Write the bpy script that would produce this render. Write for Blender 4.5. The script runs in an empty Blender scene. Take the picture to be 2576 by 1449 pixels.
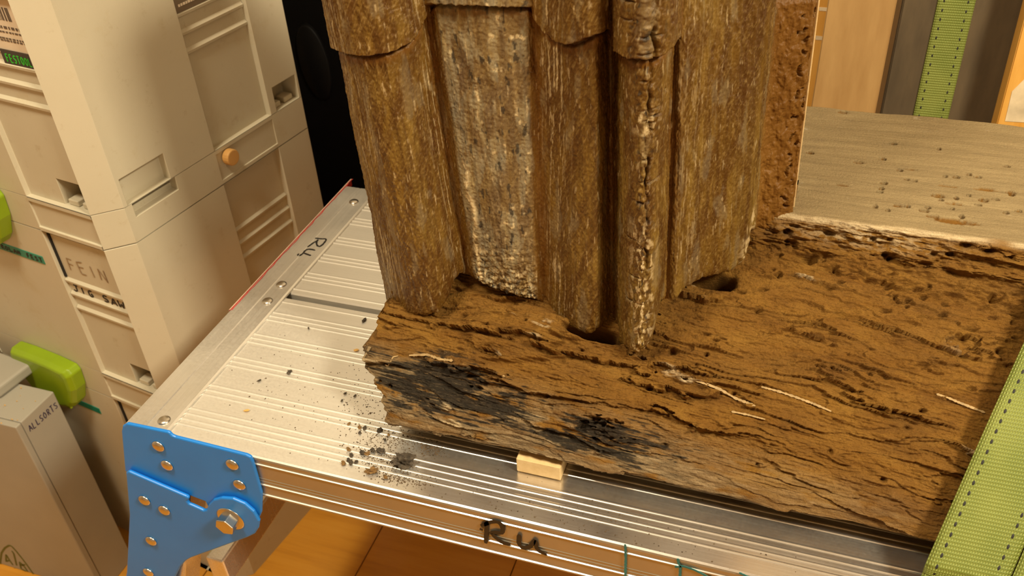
import bpy, bmesh, math, random
import numpy as np
from mathutils import Vector, Matrix

random.seed(7)
RNG = np.random.default_rng(11)
SC = bpy.context.scene
COL = SC.collection
ZP = 0.455                      # height of the platform deck above the floor; shapes below are given relative to the deck

# ------------------------------------------------------------------ camera
FPX, CX, CY = 2288.0, 1288.0, 724.5
_p, _r, _y = math.radians(36.53), math.radians(3.546), math.radians(-20.814)
_fw = np.array([math.sin(_y) * math.cos(_p), math.cos(_y) * math.cos(_p), -math.sin(_p)])
_rt = np.array([math.cos(_y), -math.sin(_y), 0.0])
_dn = np.cross(_fw, _rt)
RC = np.array([math.cos(_r) * _rt + math.sin(_r) * _dn, -math.sin(_r) * _rt + math.cos(_r) * _dn, _fw])
EYE = np.array([0.0, 0.0, 0.5])
cam = bpy.data.cameras.new('camera')
cam.sensor_width = 36.0
cam.lens = FPX / 2576 * 36
cam.clip_start = 0.02
cam.dof.use_dof = True
cam.dof.focus_distance = 0.63
cam.dof.aperture_fstop = 15
camo = bpy.data.objects.new('camera', cam)
COL.objects.link(camo)
m3 = Matrix((tuple(RC[0]), tuple(-RC[1]), tuple(-RC[2]))).transposed()
camo.matrix_world = Matrix.Translation((EYE[0], EYE[1], EYE[2] + ZP)) @ m3.to_4x4()
SC.camera = camo

# ------------------------------------------------------------------ world, lamps, exposure
W = bpy.data.worlds.new('world'); SC.world = W; W.use_nodes = True
W.node_tree.nodes['Background'].inputs[0].default_value = (1.0, 0.85, 0.62, 1)
W.node_tree.nodes['Background'].inputs[1].default_value = 0.05
def area(name, loc, target, sx, sy, power, col):
    l = bpy.data.lights.new(name, 'AREA'); l.shape = 'RECTANGLE'; l.size = sx; l.size_y = sy
    l.energy = power; l.color = col
    o = bpy.data.objects.new(name, l); COL.objects.link(o)
    o.location = (loc[0], loc[1], loc[2] + ZP)
    d = Vector((target[0] - loc[0], target[1] - loc[1], target[2] - loc[2]))
    o.rotation_euler = d.to_track_quat('-Z', 'Y').to_euler()
    return o
area('ceiling_lamp_near', (-0.52, 0.02, 1.36), (-0.3, 0.5, 0), 0.24, 0.24, 7.6, (1.0, 0.87, 0.62))
area('ceiling_lamp_far', (0.90, 0.0, 1.26), (-0.15, 0.5, 0), 0.24, 0.24, 15, (1.0, 0.87, 0.62))
SC.view_settings.view_transform = 'Standard'
SC.view_settings.look = 'None'
SC.view_settings.gamma = 1.0
SC.view_settings.use_curve_mapping = False
SC.view_settings.exposure = 1.1

# ------------------------------------------------------------------ helpers
def ray(x, y):
    v = RC.T @ np.array([(x - CX) / FPX, (y - CY) / FPX, 1.0])
    return v / np.linalg.norm(v)
def at(x, y, p0, n):
    """the point of the plane (p0, n) that stands at photo pixel x, y (deck coordinates)"""
    v = ray(x, y); n = np.array(n, float)
    return EYE + v * (n @ (np.array(p0, float) - EYE)) / (n @ v)
def aty(x, y, Y): return at(x, y, (0, Y, 0), (0, 1, 0))
def atz(x, y, z): return at(x, y, (0, 0, z), (0, 0, 1))

def tag(o, label=None, cat=None, group=None, kind=None):
    if label: o['label'] = label
    if cat: o['category'] = cat
    if group: o['group'] = group
    if kind: o['kind'] = kind
    return o
def thing(name, base, label, cat, rotz=0.0, group=None):
    o = bpy.data.objects.new(name, None); COL.objects.link(o)
    o.empty_display_size = 0.02
    o.location = (base[0], base[1], base[2] + ZP); o.rotation_euler = (0, 0, rotz)
    o['_b'] = (float(base[0]), float(base[1]), float(base[2]))
    return tag(o, label, cat, group)
def root_base(p):
    while p.parent: p = p.parent
    return p
def link(name, me, mat, parent=None, loc=None):
    """mesh given in deck coordinates (or, under a thing, in that thing's own frame when loc='local')"""
    o = bpy.data.objects.new(name, me); COL.objects.link(o)
    if mat: me.materials.append(mat)
    if parent is not None:
        o.parent = parent
        if loc != 'local':
            r = root_base(parent)
            b = r['_b'] if '_b' in r.keys() else (0, 0, 0)
            me.transform(Matrix.Translation((-b[0], -b[1], -b[2])))
    else:
        o.location = (0, 0, ZP)
    return o
def recentre(o):
    """move a top-level mesh's origin to the middle of its base"""
    me = o.data
    n = len(me.vertices); co = np.empty(n * 3); me.vertices.foreach_get('co', co); co = co.reshape(-1, 3)
    c = (co.min(0) + co.max(0)) / 2; c[2] = co[:, 2].min()
    me.transform(Matrix.Translation(tuple(-c)))
    o.location = (o.location[0] + c[0], o.location[1] + c[1], o.location[2] + c[2])
    o['_b'] = (float(c[0]), float(c[1]), float(c[2]))
    return o
def mesh(name, v, f, smooth=False):
    me = bpy.data.meshes.new(name)
    me.from_pydata([tuple(map(float, p)) for p in v], [], f)
    if smooth: me.polygons.foreach_set('use_smooth', [True] * len(me.polygons))
    me.update(); return me
def bm_mesh(bm, name='m', smooth=False):
    bmesh.ops.recalc_face_normals(bm, faces=bm.faces)
    me = bpy.data.meshes.new(name); bm.to_mesh(me); bm.free()
    if smooth: me.polygons.foreach_set('use_smooth', [True] * len(me.polygons))
    return me
def box_bm(bm, lo, hi, bev=0.0, seg=2, M=None):
    r = bmesh.ops.create_cube(bm, size=1)
    vs = r['verts']
    for v in vs:
        v.co = Vector([lo[i] + (v.co[i] + .5) * (hi[i] - lo[i]) for i in range(3)])
    if bev:
        es = list({e for v in vs for e in v.link_edges})
        q = bmesh.ops.bevel(bm, geom=es, offset=bev, segments=seg, affect='EDGES', profile=.5)
        vs = list({v for f in q['faces'] for v in f.verts} | {v for v in vs if v.is_valid})
    if M is not None: bmesh.ops.transform(bm, matrix=M, verts=[v for v in vs if v.is_valid])
    return vs
def boxm(lo, hi, bev=0.0, seg=2, M=None):
    bm = bmesh.new(); box_bm(bm, lo, hi, bev, seg, M); return bm_mesh(bm)
def prism(poly, axis, a, b, bev=0.0):
    """polygon in the two other axes, extruded along axis from a to b"""
    bm = bmesh.new()
    def P(q, t):
        if axis == 'x': return (t, q[0], q[1])
        if axis == 'y': return (q[0], t, q[1])
        return (q[0], q[1], t)
    va = [bm.verts.new(P(q, a)) for q in poly]; vb = [bm.verts.new(P(q, b)) for q in poly]
    n = len(poly)
    bm.faces.new(va); bm.faces.new(vb[::-1])
    for i in range(n): bm.faces.new((va[i], vb[i], vb[(i + 1) % n], va[(i + 1) % n]))
    bmesh.ops.recalc_face_normals(bm, faces=bm.faces)
    if bev:
        es = [e for e in bm.edges if len(e.link_faces) == 2 and e.calc_face_angle(0) > .6]
        bmesh.ops.bevel(bm, geom=es, offset=bev, segments=2, affect='EDGES', profile=.5)
    return bm_mesh(bm)
def dome(c, n, r, h, ring=14, flat=.0):
    """a round-headed rivet on a surface: centre c, outward normal n"""
    n = Vector(n).normalized(); t = n.orthogonal().normalized(); b = n.cross(t)
    v = []; f = []
    prof = [(1, 0), (1.0, .25), (.9, .55), (.65, .85), (.3, .98)]
    for (pr, ph) in prof:
        for k in range(ring):
            a = 2 * math.pi * k / ring
            v.append(Vector(c) + (t * math.cos(a) + b * math.sin(a)) * r * pr + n * h * ph)
    for i in range(len(prof) - 1):
        for k in range(ring):
            f.append((i * ring + k, i * ring + (k + 1) % ring, (i + 1) * ring + (k + 1) % ring, (i + 1) * ring + k))
    v.append(Vector(c) + n * h); L = len(v) - 1; i = len(prof) - 1
    for k in range(ring): f.append((i * ring + k, i * ring + (k + 1) % ring, L))
    f.append(tuple(range(ring))[::-1])
    return mesh('rivet', v, f, True)
def ribbons(strokes, width, n, lift=0.0004, jit=0.0):
    """pen strokes as thin raised ribbons lying on a surface with normal n"""
    n = Vector(n).normalized(); bm = bmesh.new()
    for s in strokes:
        P = [Vector(p) for p in s]
        if len(P) < 2: continue
        # resample
        Q = [P[0]]
        for a, b in zip(P, P[1:]):
            k = max(1, int((b - a).length / (width * .6)))
            for i in range(1, k + 1): Q.append(a.lerp(b, i / k))
        if len(Q) > 4:
            Q = [Q[0]] + [(Q[i - 1] + Q[i] * 2 + Q[i + 1]) / 4 for i in range(1, len(Q) - 1)] + [Q[-1]]
        L = []; R = []
        for i, q in enumerate(Q):
            d = (Q[min(i + 1, len(Q) - 1)] - Q[max(i - 1, 0)])
            if d.length < 1e-9: d = Vector((1, 0, 0))
            sd = n.cross(d.normalized())
            w = width / 2 * (1 + random.uniform(-jit, jit))
            if i in (0, len(Q) - 1): w *= .55
            L.append(bm.verts.new(q + sd * w + n * lift)); R.append(bm.verts.new(q - sd * w + n * lift))
        for i in range(len(Q) - 1): bm.faces.new((L[i], R[i], R[i + 1], L[i + 1]))
    r = bmesh.ops.extrude_face_region(bm, geom=list(bm.faces))
    vs = [g for g in r['geom'] if isinstance(g, bmesh.types.BMVert)]
    bmesh.ops.translate(bm, vec=-n * lift * .9, verts=vs)
    return bm_mesh(bm)
GLYPH = {
 'A': [[(0, 0), (.45, 1), (.85, 0)], [(.2, .38), (.7, .38)]], 'L': [[(.05, 1), (.05, 0), (.7, .02)]],
 'S': [[(.75, .9), (.4, 1), (.1, .8), (.2, .58), (.6, .45), (.75, .22), (.45, 0), (.05, .1)]],
 'O': [[(.4, 1), (.08, .75), (.05, .3), (.35, 0), (.7, .2), (.75, .7), (.4, 1)]],
 'R': [[(.08, 0), (.08, 1), (.6, .95), (.7, .72), (.5, .52), (.1, .5)], [(.35, .5), (.75, 0)]],
 'T': [[(.0, 1), (.8, 1)], [(.4, 1), (.4, 0)]], 'J': [[(.2, 1), (.85, 1)], [(.6, 1), (.6, .25), (.35, 0), (.05, .2)]],
 'I': [[(.4, 1), (.4, 0)]], 'G': [[(.75, .85), (.4, 1), (.1, .7), (.1, .25), (.4, 0), (.7, .15), (.7, .45), (.45, .45)]],
 'W': [[(0, 1), (.15, 0), (.42, .6), (.65, 0), (.85, 1)]], 'F': [[(.1, 0), (.1, 1), (.7, 1)], [(.1, .55), (.6, .55)]],
 'E': [[(.7, 0), (.1, 0), (.1, 1), (.7, 1)], [(.1, .52), (.6, .52)]], 'N': [[(.08, 0), (.08, 1), (.7, 0), (.7, 1)]],
 'B': [[(.08, 0), (.08, 1), (.55, .95), (.6, .65), (.1, .52), (.65, .42), (.7, .12), (.08, 0)]],
 'D': [[(.08, 0), (.08, 1), (.5, .9), (.72, .5), (.5, .08), (.08, 0)]], ' ': []}
def lettering(text, o, u, v, h, adv, width, n, lift=.0004, jit=.15, wob=.06):
    o, u, v = Vector(o), Vector(u), Vector(v); S = []; x = 0
    for ch in text:
        for st in GLYPH[ch]:
            S.append([o + u * (x + (a + random.uniform(-wob, wob)) * adv * .85) + v * (b + random.uniform(-wob, wob)) * h for a, b in st])
        x += adv
    return ribbons(S, width, n, lift, jit)

# numpy gradient noise
def pn(x, y, seed=0):
    x = np.asarray(x, float); y = np.asarray(y, float)
    xi = np.floor(x).astype(np.int64); yi = np.floor(y).astype(np.int64)
    fx = x - xi; fy = y - yi
    def g(ix, iy, dx, dy):
        h = (ix * 374761393 + iy * 668265263 + seed * 974711) & 0xffffffff
        h = ((h ^ (h >> 13)) * 1274126177) & 0xffffffff
        h = (h ^ (h >> 16)) & 0xffff
        a = h * (2 * np.pi / 65536)
        return np.cos(a) * dx + np.sin(a) * dy
    u = fx * fx * fx * (fx * (fx * 6 - 15) + 10); v = fy * fy * fy * (fy * (fy * 6 - 15) + 10)
    a = g(xi, yi, fx, fy); b = g(xi + 1, yi, fx - 1, fy); c = g(xi, yi + 1, fx, fy - 1); d = g(xi + 1, yi + 1, fx - 1, fy - 1)
    return ((a + (b - a) * u) * (1 - v) + (c + (d - c) * u) * v) * 1.5
def fbm(x, y, seed, o=3):
    s = 0; k = 1
    for i in range(o):
        s = s + k * pn(x * 2 ** i, y * 2 ** i, seed + 17 * i); k *= .5
    return s
def sst(a, b, x):
    t = np.clip((x - a) / (b - a), 0, 1); return t * t * (3 - 2 * t)
def grid_mesh(name, P, mask=None, wrap=False, extra=None):
    """P: (n, m, 3) array -> quad mesh, columns joined round when wrap"""
    n, m, _ = P.shape
    idx = np.arange(n * m).reshape(n, m)
    if wrap:
        nx = np.roll(idx, -1, axis=1); a = idx[:-1]; b = nx[:-1]; c = nx[1:]; d = idx[1:]
    else:
        a = idx[:-1, :-1]; b = idx[:-1, 1:]; c = idx[1:, 1:]; d = idx[1:, :-1]
    Q = np.stack([a, b, c, d], -1).reshape(-1, 4)
    me = bpy.data.meshes.new(name)
    me.vertices.add(n * m); me.vertices.foreach_set('co', P.reshape(-1).astype(np.float32))
    nf = len(Q)
    me.loops.add(nf * 4); me.loops.foreach_set('vertex_index', Q.reshape(-1).astype(np.int32))
    me.polygons.add(nf); me.polygons.foreach_set('loop_start', np.arange(0, nf * 4, 4, dtype=np.int32))
    me.polygons.foreach_set('use_smooth', np.ones(nf, dtype=bool))
    me.update(calc_edges=True); me.validate()
    if mask is not None:
        at_ = me.color_attributes.new('mask', 'FLOAT_COLOR', 'POINT')
        at_.data.foreach_set('color', mask.reshape(-1).astype(np.float32))
    return me

# ------------------------------------------------------------------ materials
class NT:
    def __init__(s, name):
        s.m = bpy.data.materials.new(name); s.m.use_nodes = True
        s.t = s.m.node_tree; s.b = s.t.nodes['Principled BSDF']; s.co = None
    def n(s, kind, **kw):
        q = s.t.nodes.new(kind)
        for k, v in kw.items():
            if k.startswith('i_'):
                key = k[2:]; key = int(key) if key.isdigit() else key.replace('_', ' ')
                q.inputs[key].default_value = v
            else: setattr(q, k, v)
        return q
    def l(s, a, b): s.t.links.new(a, b)
    def coord(s):
        if s.co is None: s.co = s.n('ShaderNodeTexCoord').outputs['Object']
        return s.co
    def noise(s, scale, stretch=(1, 1, 1), detail=4, rough=.55, rot=(0, 0, 0), off=(0, 0, 0)):
        src = s.coord()
        if any(rot):
            m0 = s.n('ShaderNodeMapping'); m0.inputs['Rotation'].default_value = rot; s.l(src, m0.inputs[0]); src = m0.outputs[0]
        mp = s.n('ShaderNodeMapping'); mp.inputs['Scale'].default_value = stretch; mp.inputs['Location'].default_value = off
        s.l(src, mp.inputs[0])
        q = s.n('ShaderNodeTexNoise'); q.inputs['Scale'].default_value = scale
        q.inputs['Detail'].default_value = detail; q.inputs['Roughness'].default_value = rough
        s.l(mp.outputs[0], q.inputs[0]); return q.outputs['Fac']
    def ramp(s, fac, stops):
        q = s.n('ShaderNodeValToRGB'); s.l(fac, q.inputs[0]); e = q.color_ramp.elements
        while len(e) < len(stops): e.new(.5)
        for el, (p, c) in zip(e, stops):
            el.position = p; el.color = (*c, 1) if not isinstance(c, (int, float)) else (c, c, c, 1)
        return q.outputs[0]
    def mix(s, fac, a, b, mode='MIX'):
        q = s.n('ShaderNodeMix'); q.data_type = 'RGBA'; q.blend_type = mode
        for sock, v in ((q.inputs[0], fac), (q.inputs[6], a), (q.inputs[7], b)):
            if isinstance(v, (int, float)): sock.default_value = v
            elif isinstance(v, tuple): sock.default_value = (*v, 1)
            else: s.l(v, sock)
        return q.outputs[2]
    def math(s, op, a, b=0.0):
        q = s.n('ShaderNodeMath'); q.operation = op; q.use_clamp = False
        for sock, v in ((q.inputs[0], a), (q.inputs[1], b)):
            if isinstance(v, (int, float)): sock.default_value = v
            else: s.l(v, sock)
        return q.outputs[0]
    def bump(s, h, dist, strength=1.0, prev=None):
        q = s.n('ShaderNodeBump'); q.inputs['Distance'].default_value = dist; q.inputs['Strength'].default_value = strength
        s.l(h, q.inputs['Height'])
        if prev is not None: s.l(prev, q.inputs['Normal'])
        return q.outputs[0]
    def fin(s, col=None, rough=None, metal=None, normal=None):
        for k, v in (('Base Color', col), ('Roughness', rough), ('Metallic', metal), ('Normal', normal)):
            if v is None: continue
            if isinstance(v, (int, float)): s.b.inputs[k].default_value = v
            elif isinstance(v, tuple): s.b.inputs[k].default_value = (*v, 1)
            else: s.l(v, s.b.inputs[k])
        return s.m
MAT = {}
def plain(name, col, rough=.5, metal=0.0, var=.12, scale=40, bump=0.0):
    k = NT(name); f = k.noise(scale, detail=5)
    c = k.ramp(f, [(.3, tuple(max(0, x * (1 - var)) for x in col)), (.7, tuple(min(1, x * (1 + var)) for x in col))])
    MAT[name] = k.fin(c, rough, metal, k.bump(f, bump) if bump else None); return MAT[name]
def make_materials():
    # box plastic: beige with handling dirt
    k = NT('box_plastic')
    c = k.ramp(k.noise(6, detail=6), [(.3, (.52, .465, .345)), (.7, (.575, .515, .39))])
    c = k.mix(k.ramp(k.noise(55, detail=8, rough=.7), [(.60, 0), (.74, .45)]), c, (.33, .24, .12))
    c = k.mix(k.ramp(k.noise(14, detail=8, rough=.75, off=(3, 1, 2)), [(.56, 0), (.72, .38)]), c, (.42, .31, .13))
    MAT['box_plastic'] = k.fin(c, .42, 0, k.bump(k.noise(900, detail=2), .0001, .5))
    # grey metal case
    k = NT('grey_case')
    c = k.ramp(k.noise(7, detail=6), [(.3, (.31, .285, .235)), (.7, (.37, .34, .28))])
    c = k.mix(k.ramp(k.noise(20, detail=8, rough=.8), [(.66, 0), (.74, .6)]), c, (.32, .19, .07))
    MAT['grey_case'] = k.fin(c, .55)
    # brushed aluminium
    def alu(name, st, dust, side=False):
        k = NT(name)
        f = k.noise(1, st, detail=6, rough=.7)
        c = k.ramp(f, [(.25, (.70, .68, .65)), (.75, (.84, .82, .79))])
        d1 = k.noise(9, detail=5, off=(5, 2, 0)); d2 = k.noise(420, detail=6, rough=.8)
        d = k.math('MULTIPLY', k.ramp(d1, [(.3, dust * .6), (.7, dust * 1.4)]), k.ramp(d2, [(.3, .6), (.62, 1.0)]))
        if side:  # dust thickened towards the left end, also imitating the bright reflection there
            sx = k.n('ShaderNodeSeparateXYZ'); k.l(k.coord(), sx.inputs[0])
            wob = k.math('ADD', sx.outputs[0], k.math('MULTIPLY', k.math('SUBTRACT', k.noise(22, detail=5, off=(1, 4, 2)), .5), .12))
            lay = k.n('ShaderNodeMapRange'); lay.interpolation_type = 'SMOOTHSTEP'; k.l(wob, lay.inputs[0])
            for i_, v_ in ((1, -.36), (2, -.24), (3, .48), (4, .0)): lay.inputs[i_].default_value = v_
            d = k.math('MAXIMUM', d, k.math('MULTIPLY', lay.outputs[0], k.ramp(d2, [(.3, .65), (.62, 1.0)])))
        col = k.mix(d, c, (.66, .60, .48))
        r = k.ramp(f, [(.2, .13), (.8, .22)])
        met = k.math('SUBTRACT', 1.0, d)
        MAT[name] = k.fin(col, k.mix(d, r, (.8, .8, .8)), met, k.bump(f, .00004, .5))
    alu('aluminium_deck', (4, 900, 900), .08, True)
    alu('aluminium_rail', (900, 4, 900), .3)
    plain('aluminium_side_dimmed', (.40, .36, .285), .36, .68, .06, 30)  # darker aluminium for front faces, dimmer reflection put into the colour
    alu('aluminium_leg', (700, 700, 4), .15)
    plain('steel', (.62, .58, .52), .28, 1.0, .1, 60)
    # blue painted plate
    k = NT('blue_paint')
    c = k.ramp(k.noise(12, detail=4), [(.3, (.008, .20, .70)), (.7, (.012, .235, .80))])
    c = k.mix(k.ramp(k.noise(90, detail=7, rough=.7), [(.70, 0), (.76, .5)]), c, (.25, .28, .30))
    MAT['blue_paint'] = k.fin(c, .4)
    plain('rust_wear', (.10, .07, .05), .7)
    plain('black_ink', (.012, .009, .008), .5, 0, .2)
    plain('violet_ink', (.05, .035, .07), .6, 0, .2)
    plain('faint_ink', (.30, .20, .11), .7, 0, .15, 300)
    plain('teal_ink', (.015, .16, .17), .5, 0, .2)
    plain('green_print', (.10, .11, .02), .6)
    plain('teal_tape', (.01, .20, .13), .35, 0, .15)
    plain('red_tape', (.62, .06, .05), .45)
    plain('pale_tape', (.72, .50, .38), .6)
    plain('latch_green', (.22, .33, .006), .35, 0, .06)
    plain('label_white', (.70, .58, .44), .6, 0, .04)
    plain('label_black', (.035, .025, .02), .4)
    plain('label_grey', (.16, .115, .075), .4)
    plain('print_green', (.03, .42, .02), .5)
    plain('print_dark', (.12, .085, .06), .6)
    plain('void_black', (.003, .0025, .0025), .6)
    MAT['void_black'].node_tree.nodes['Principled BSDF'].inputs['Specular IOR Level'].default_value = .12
    plain('gap_black', (.01, .008, .006), .9)
    # worn floor board
    k = NT('floor_wood')
    f = k.noise(1, (5, 60, 5), detail=7, rough=.65)
    g = k.noise(5, detail=4)
    c = k.ramp(f, [(.25, (.46, .18, .015)), (.5, (.62, .27, .024)), (.8, (.70, .34, .045))])
    c = k.mix(k.ramp(g, [(.35, 0), (.7, .35)]), c, (.62, .33, .08))
    MAT['floor_wood'] = k.fin(c, .28, 0, k.bump(f, .0002))
    def board(name, a, b, st, rough=.6, spots=0.0):
        k = NT(name)
        f = k.noise(1, st, detail=6, rough=.6)
        c = k.ramp(f, [(.3, a), (.7, b)])
        if spots:
            c = k.mix(k.ramp(k.noise(14, (1, 1, .5), detail=6, rough=.7), [(.6, 0), (.75, spots)]), c, tuple(x * .35 for x in a))
        MAT[name] = k.fin(c, rough, 0, k.bump(f, .0004))
    board('pine', (.33, .185, .064), (.41, .245, .093), (70, 70, 4), .5, .5)
    board('orange_pine', (.62, .29, .045), (.74, .40, .09), (60, 60, 4), .45)
    board('old_board', (.060, .040, .019), (.11, .075, .037), (45, 45, 8), .75, .6)
    board('block_pine', (.62, .42, .19), (.74, .54, .28), (120, 30, 160), .6)
    plain('white_paint', (.72, .58, .38), .6, 0, .3, 30)
    plain('wall_plaster', (.62, .57, .47), .9, 0, .05, 8)
    plain('back_plaster', (.66, .60, .50), .9, 0, .05, 8)
    plain('ceiling_paint', (.82, .78, .70), .9, 0, .03, 8)
    # woven webbing
    k = NT('webbing')
    wv = k.n('ShaderNodeTexCoord').outputs['UV']
    def wave(dirn, sc):
        q = k.n('ShaderNodeTexWave'); q.wave_type = 'BANDS'; q.bands_direction = dirn; q.inputs['Scale'].default_value = sc
        q.inputs['Distortion'].default_value = .3; k.l(wv, q.inputs[0]); return q.outputs['Fac']
    h = k.math('MULTIPLY', wave('X', 21), wave('Y', 13.5))
    c = k.ramp(h, [(0, (.13, .165, .02)), (.6, (.26, .30, .065))])
    c = k.mix(k.ramp(k.noise(25, detail=4), [(.4, 0), (.75, .3)]), c, (.40, .42, .10))
    MAT['webbing'] = k.fin(c, .55, 0, k.bump(h, .0006, .9))
    plain('stitch_black', (.012, .011, .008), .7)
    # decayed timber.  mask: R sawn top, G charred patch, B pale torn fibre, A grey weathering
    k = NT('decayed_wood')
    at_ = k.n('ShaderNodeVertexColor', layer_name='mask'); sep = k.n('ShaderNodeSeparateColor'); k.l(at_.outputs['Color'], sep.inputs[0])
    R, G, B, A = sep.outputs[0], sep.outputs[1], sep.outputs[2], at_.outputs['Alpha']
    g1 = k.noise(1, (16, 120, 120), detail=7, rough=.65); g2 = k.noise(22, (1, 2.4, 2.4), detail=6, rough=.65)
    g3 = k.noise(1, (60, 700, 700), detail=5, rough=.7); sp = k.noise(520, detail=4, rough=.7)
    c = k.ramp(g2, [(.25, (.098, .036, .003)), (.5, (.19, .081, .008)), (.75, (.28, .138, .018))])
    c = k.mix(k.ramp(g1, [(.3, .0), (.75, .5)]), c, (.28, .148, .030))
    c = k.mix(k.ramp(g3, [(.56, 0), (.70, .5)]), c, (.085, .032, .006))
    c = k.mix(k.ramp(sp, [(.66, 0), (.76, .4)]), c, (.40, .22, .055))
    gw = k.ramp(k.noise(1, (45, 420, 420), detail=7, rough=.75), [(.28, (.03, .024, .017)), (.45, (.17, .125, .07)), (.58, (.32, .235, .13)), (.75, (.55, .44, .28))])
    c = k.mix(k.math('MULTIPLY', A, k.ramp(g1, [(.3, .35), (.6, 1.0)])), c, gw)
    ch = k.ramp(k.noise(1, (60, 520, 520), detail=8, rough=.8), [(.42, (.006, .005, .004)), (.55, (.020, .015, .010)), (.62, (.10, .07, .038)), (.72, (.42, .33, .20))])
    c = k.mix(G, c, ch)
    c = k.mix(B, c, k.ramp(g3, [(.3, (.42, .30, .15)), (.7, (.72, .57, .36))]))
    tw = k.ramp(k.noise(1, (14, 170, 170), detail=7, rough=.7), [(.25, (.22, .16, .078)), (.5, (.31, .228, .115)), (.75, (.40, .30, .155))])
    tw = k.mix(k.ramp(k.noise(30, (1, 2, 1), detail=6, rough=.7), [(.6, 0), (.75, .5)]), tw, (.20, .145, .08))
    tw = k.mix(k.ramp(k.noise(60, (1, 2, 1), detail=6, rough=.7, off=(9, 3, 1)), [(.66, 0), (.74, .7)]), tw, (.52, .44, .31))
    c = k.mix(R, c, tw)
    nb = k.bump(g3, .0015, .9); nb = k.bump(sp, .0012, .9, nb)
    k.b.inputs['Specular IOR Level'].default_value = .25
    MAT['decayed_wood'] = k.fin(c, .75, 0, nb)
    # carved drapery.  mask: R grey lead-coloured remains, G pale paint flakes, B raw orange wood, A dark specks
    k = NT('carved_wood')
    at_ = k.n('ShaderNodeVertexColor', layer_name='mask'); sep = k.n('ShaderNodeSeparateColor'); k.l(at_.outputs['Color'], sep.inputs[0])
    R, G, B, A = sep.outputs[0], sep.outputs[1], sep.outputs[2], at_.outputs['Alpha']
    g1 = k.noise(1, (190, 190, 7), detail=6, rough=.65, rot=(0, .06, 0))
    g2 = k.noise(1, (650, 650, 60), detail=5, rough=.65, rot=(0, -.5, 0))
    g4 = k.noise(1, (90, 90, 10), detail=5, rough=.6, rot=(0, -.3, 0), off=(3, 7, 1))
    g3 = k.noise(13, (1.4, 1.4, .5), detail=7, rough=.62); sp = k.noise(800, (1, 1, .5), detail=4, rough=.7)
    c = k.ramp(g3, [(.30, (.082, .034, .004)), (.47, (.150, .077, .011)), (.62, (.205, .122, .023)), (.75, (.26, .17, .05))])
    c = k.mix(k.ramp(g4, [(.42, .75), (.58, 0)]), c, (.075, .028, .004))
    c = k.mix(k.ramp(g1, [(.38, .65), (.56, 0)]), c, (.06, .022, .004))
    c = k.mix(k.ramp(g2, [(.50, 0), (.70, .48)]), c, (.34, .22, .07))
    c = k.mix(k.ramp(g1, [(.62, 0), (.78, .35)]), c, (.42, .28, .10))
    c = k.mix(B, c, k.ramp(g3, [(.3, (.13, .052, .007)), (.7, (.21, .095, .016))]))
    gr = k.ramp(k.noise(1, (160, 160, 26), detail=7, rough=.7), [(.3, (.13, .115, .085)), (.5, (.235, .185, .105)), (.72, (.29, .205, .08))])
    c = k.mix(R, c, gr)
    c = k.mix(A, c, (.025, .02, .016))
    c = k.mix(G, c, k.ramp(sp, [(.3, (.42, .30, .14)), (.7, (.70, .56, .33))]))
    nb = k.bump(g2, .0007, .7); nb = k.bump(g1, .0012, .9, nb); nb = k.bump(sp, .0003, .6, nb)
    k.b.inputs['Specular IOR Level'].default_value = .35
    MAT['carved_wood'] = k.fin(c, .42, 0, nb)
    plain('chunk_dark', (.06, .045, .03), .85, 0, .6, 300, .001)
    plain('chunk_brown', (.20, .11, .035), .85, 0, .5, 300, .001)
    plain('crumb_dark', (.09, .055, .025), .9, 0, .6, 200)
    plain('crumb_yellow', (.62, .36, .10), .8)
    plain('cork', (.58, .31, .09), .6, 0, .1)
make_materials()

# ------------------------------------------------------------------ the room
FL = -ZP
RX0, RX1, RY0, RY1, RH = -1.7, 1.9, -1.5, 1.06, 1.75
def structure(name, me, mat): return tag(link(name, me, mat), kind='structure')
floor = structure('floor', boxm((RX0, RY0, FL - .03), (RX1, RY1, FL - .004)), MAT['gap_black'])
floor['_b'] = (0.0, 0.0, 0.0)
pw = 0.186
x = -0.455 - pw * 7
pm = boxm((-(pw - .0014) / 2, RY0, -.004), ((pw - .0014) / 2, RY1, 0), .0007, 1)
pm.materials.append(MAT['floor_wood'])
while x < RX1:
    if x + pw > RX0:
        o = bpy.data.objects.new('plank', pm); COL.objects.link(o); o.parent = floor
        o.location = (x + pw / 2, 0, FL)
    x += pw
structure('wall_back', boxm((RX0, RY1, FL), (RX1, RY1 + .05, RH)), MAT['back_plaster'])
structure('wall_left', boxm((RX0 - .05, RY0, FL), (RX0, RY1, RH)), MAT['wall_plaster'])
structure('wall_right', boxm((RX1, RY0, FL), (RX1 + .05, RY1, RH)), MAT['wall_plaster'])
structure('wall_front', boxm((RX0, RY0 - .05, FL), (RX1, RY0, RH)), MAT['wall_plaster'])
structure('ceiling', boxm((RX0, RY0, RH), (RX1, RY1, RH + .05)), MAT['ceiling_paint'])

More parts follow.
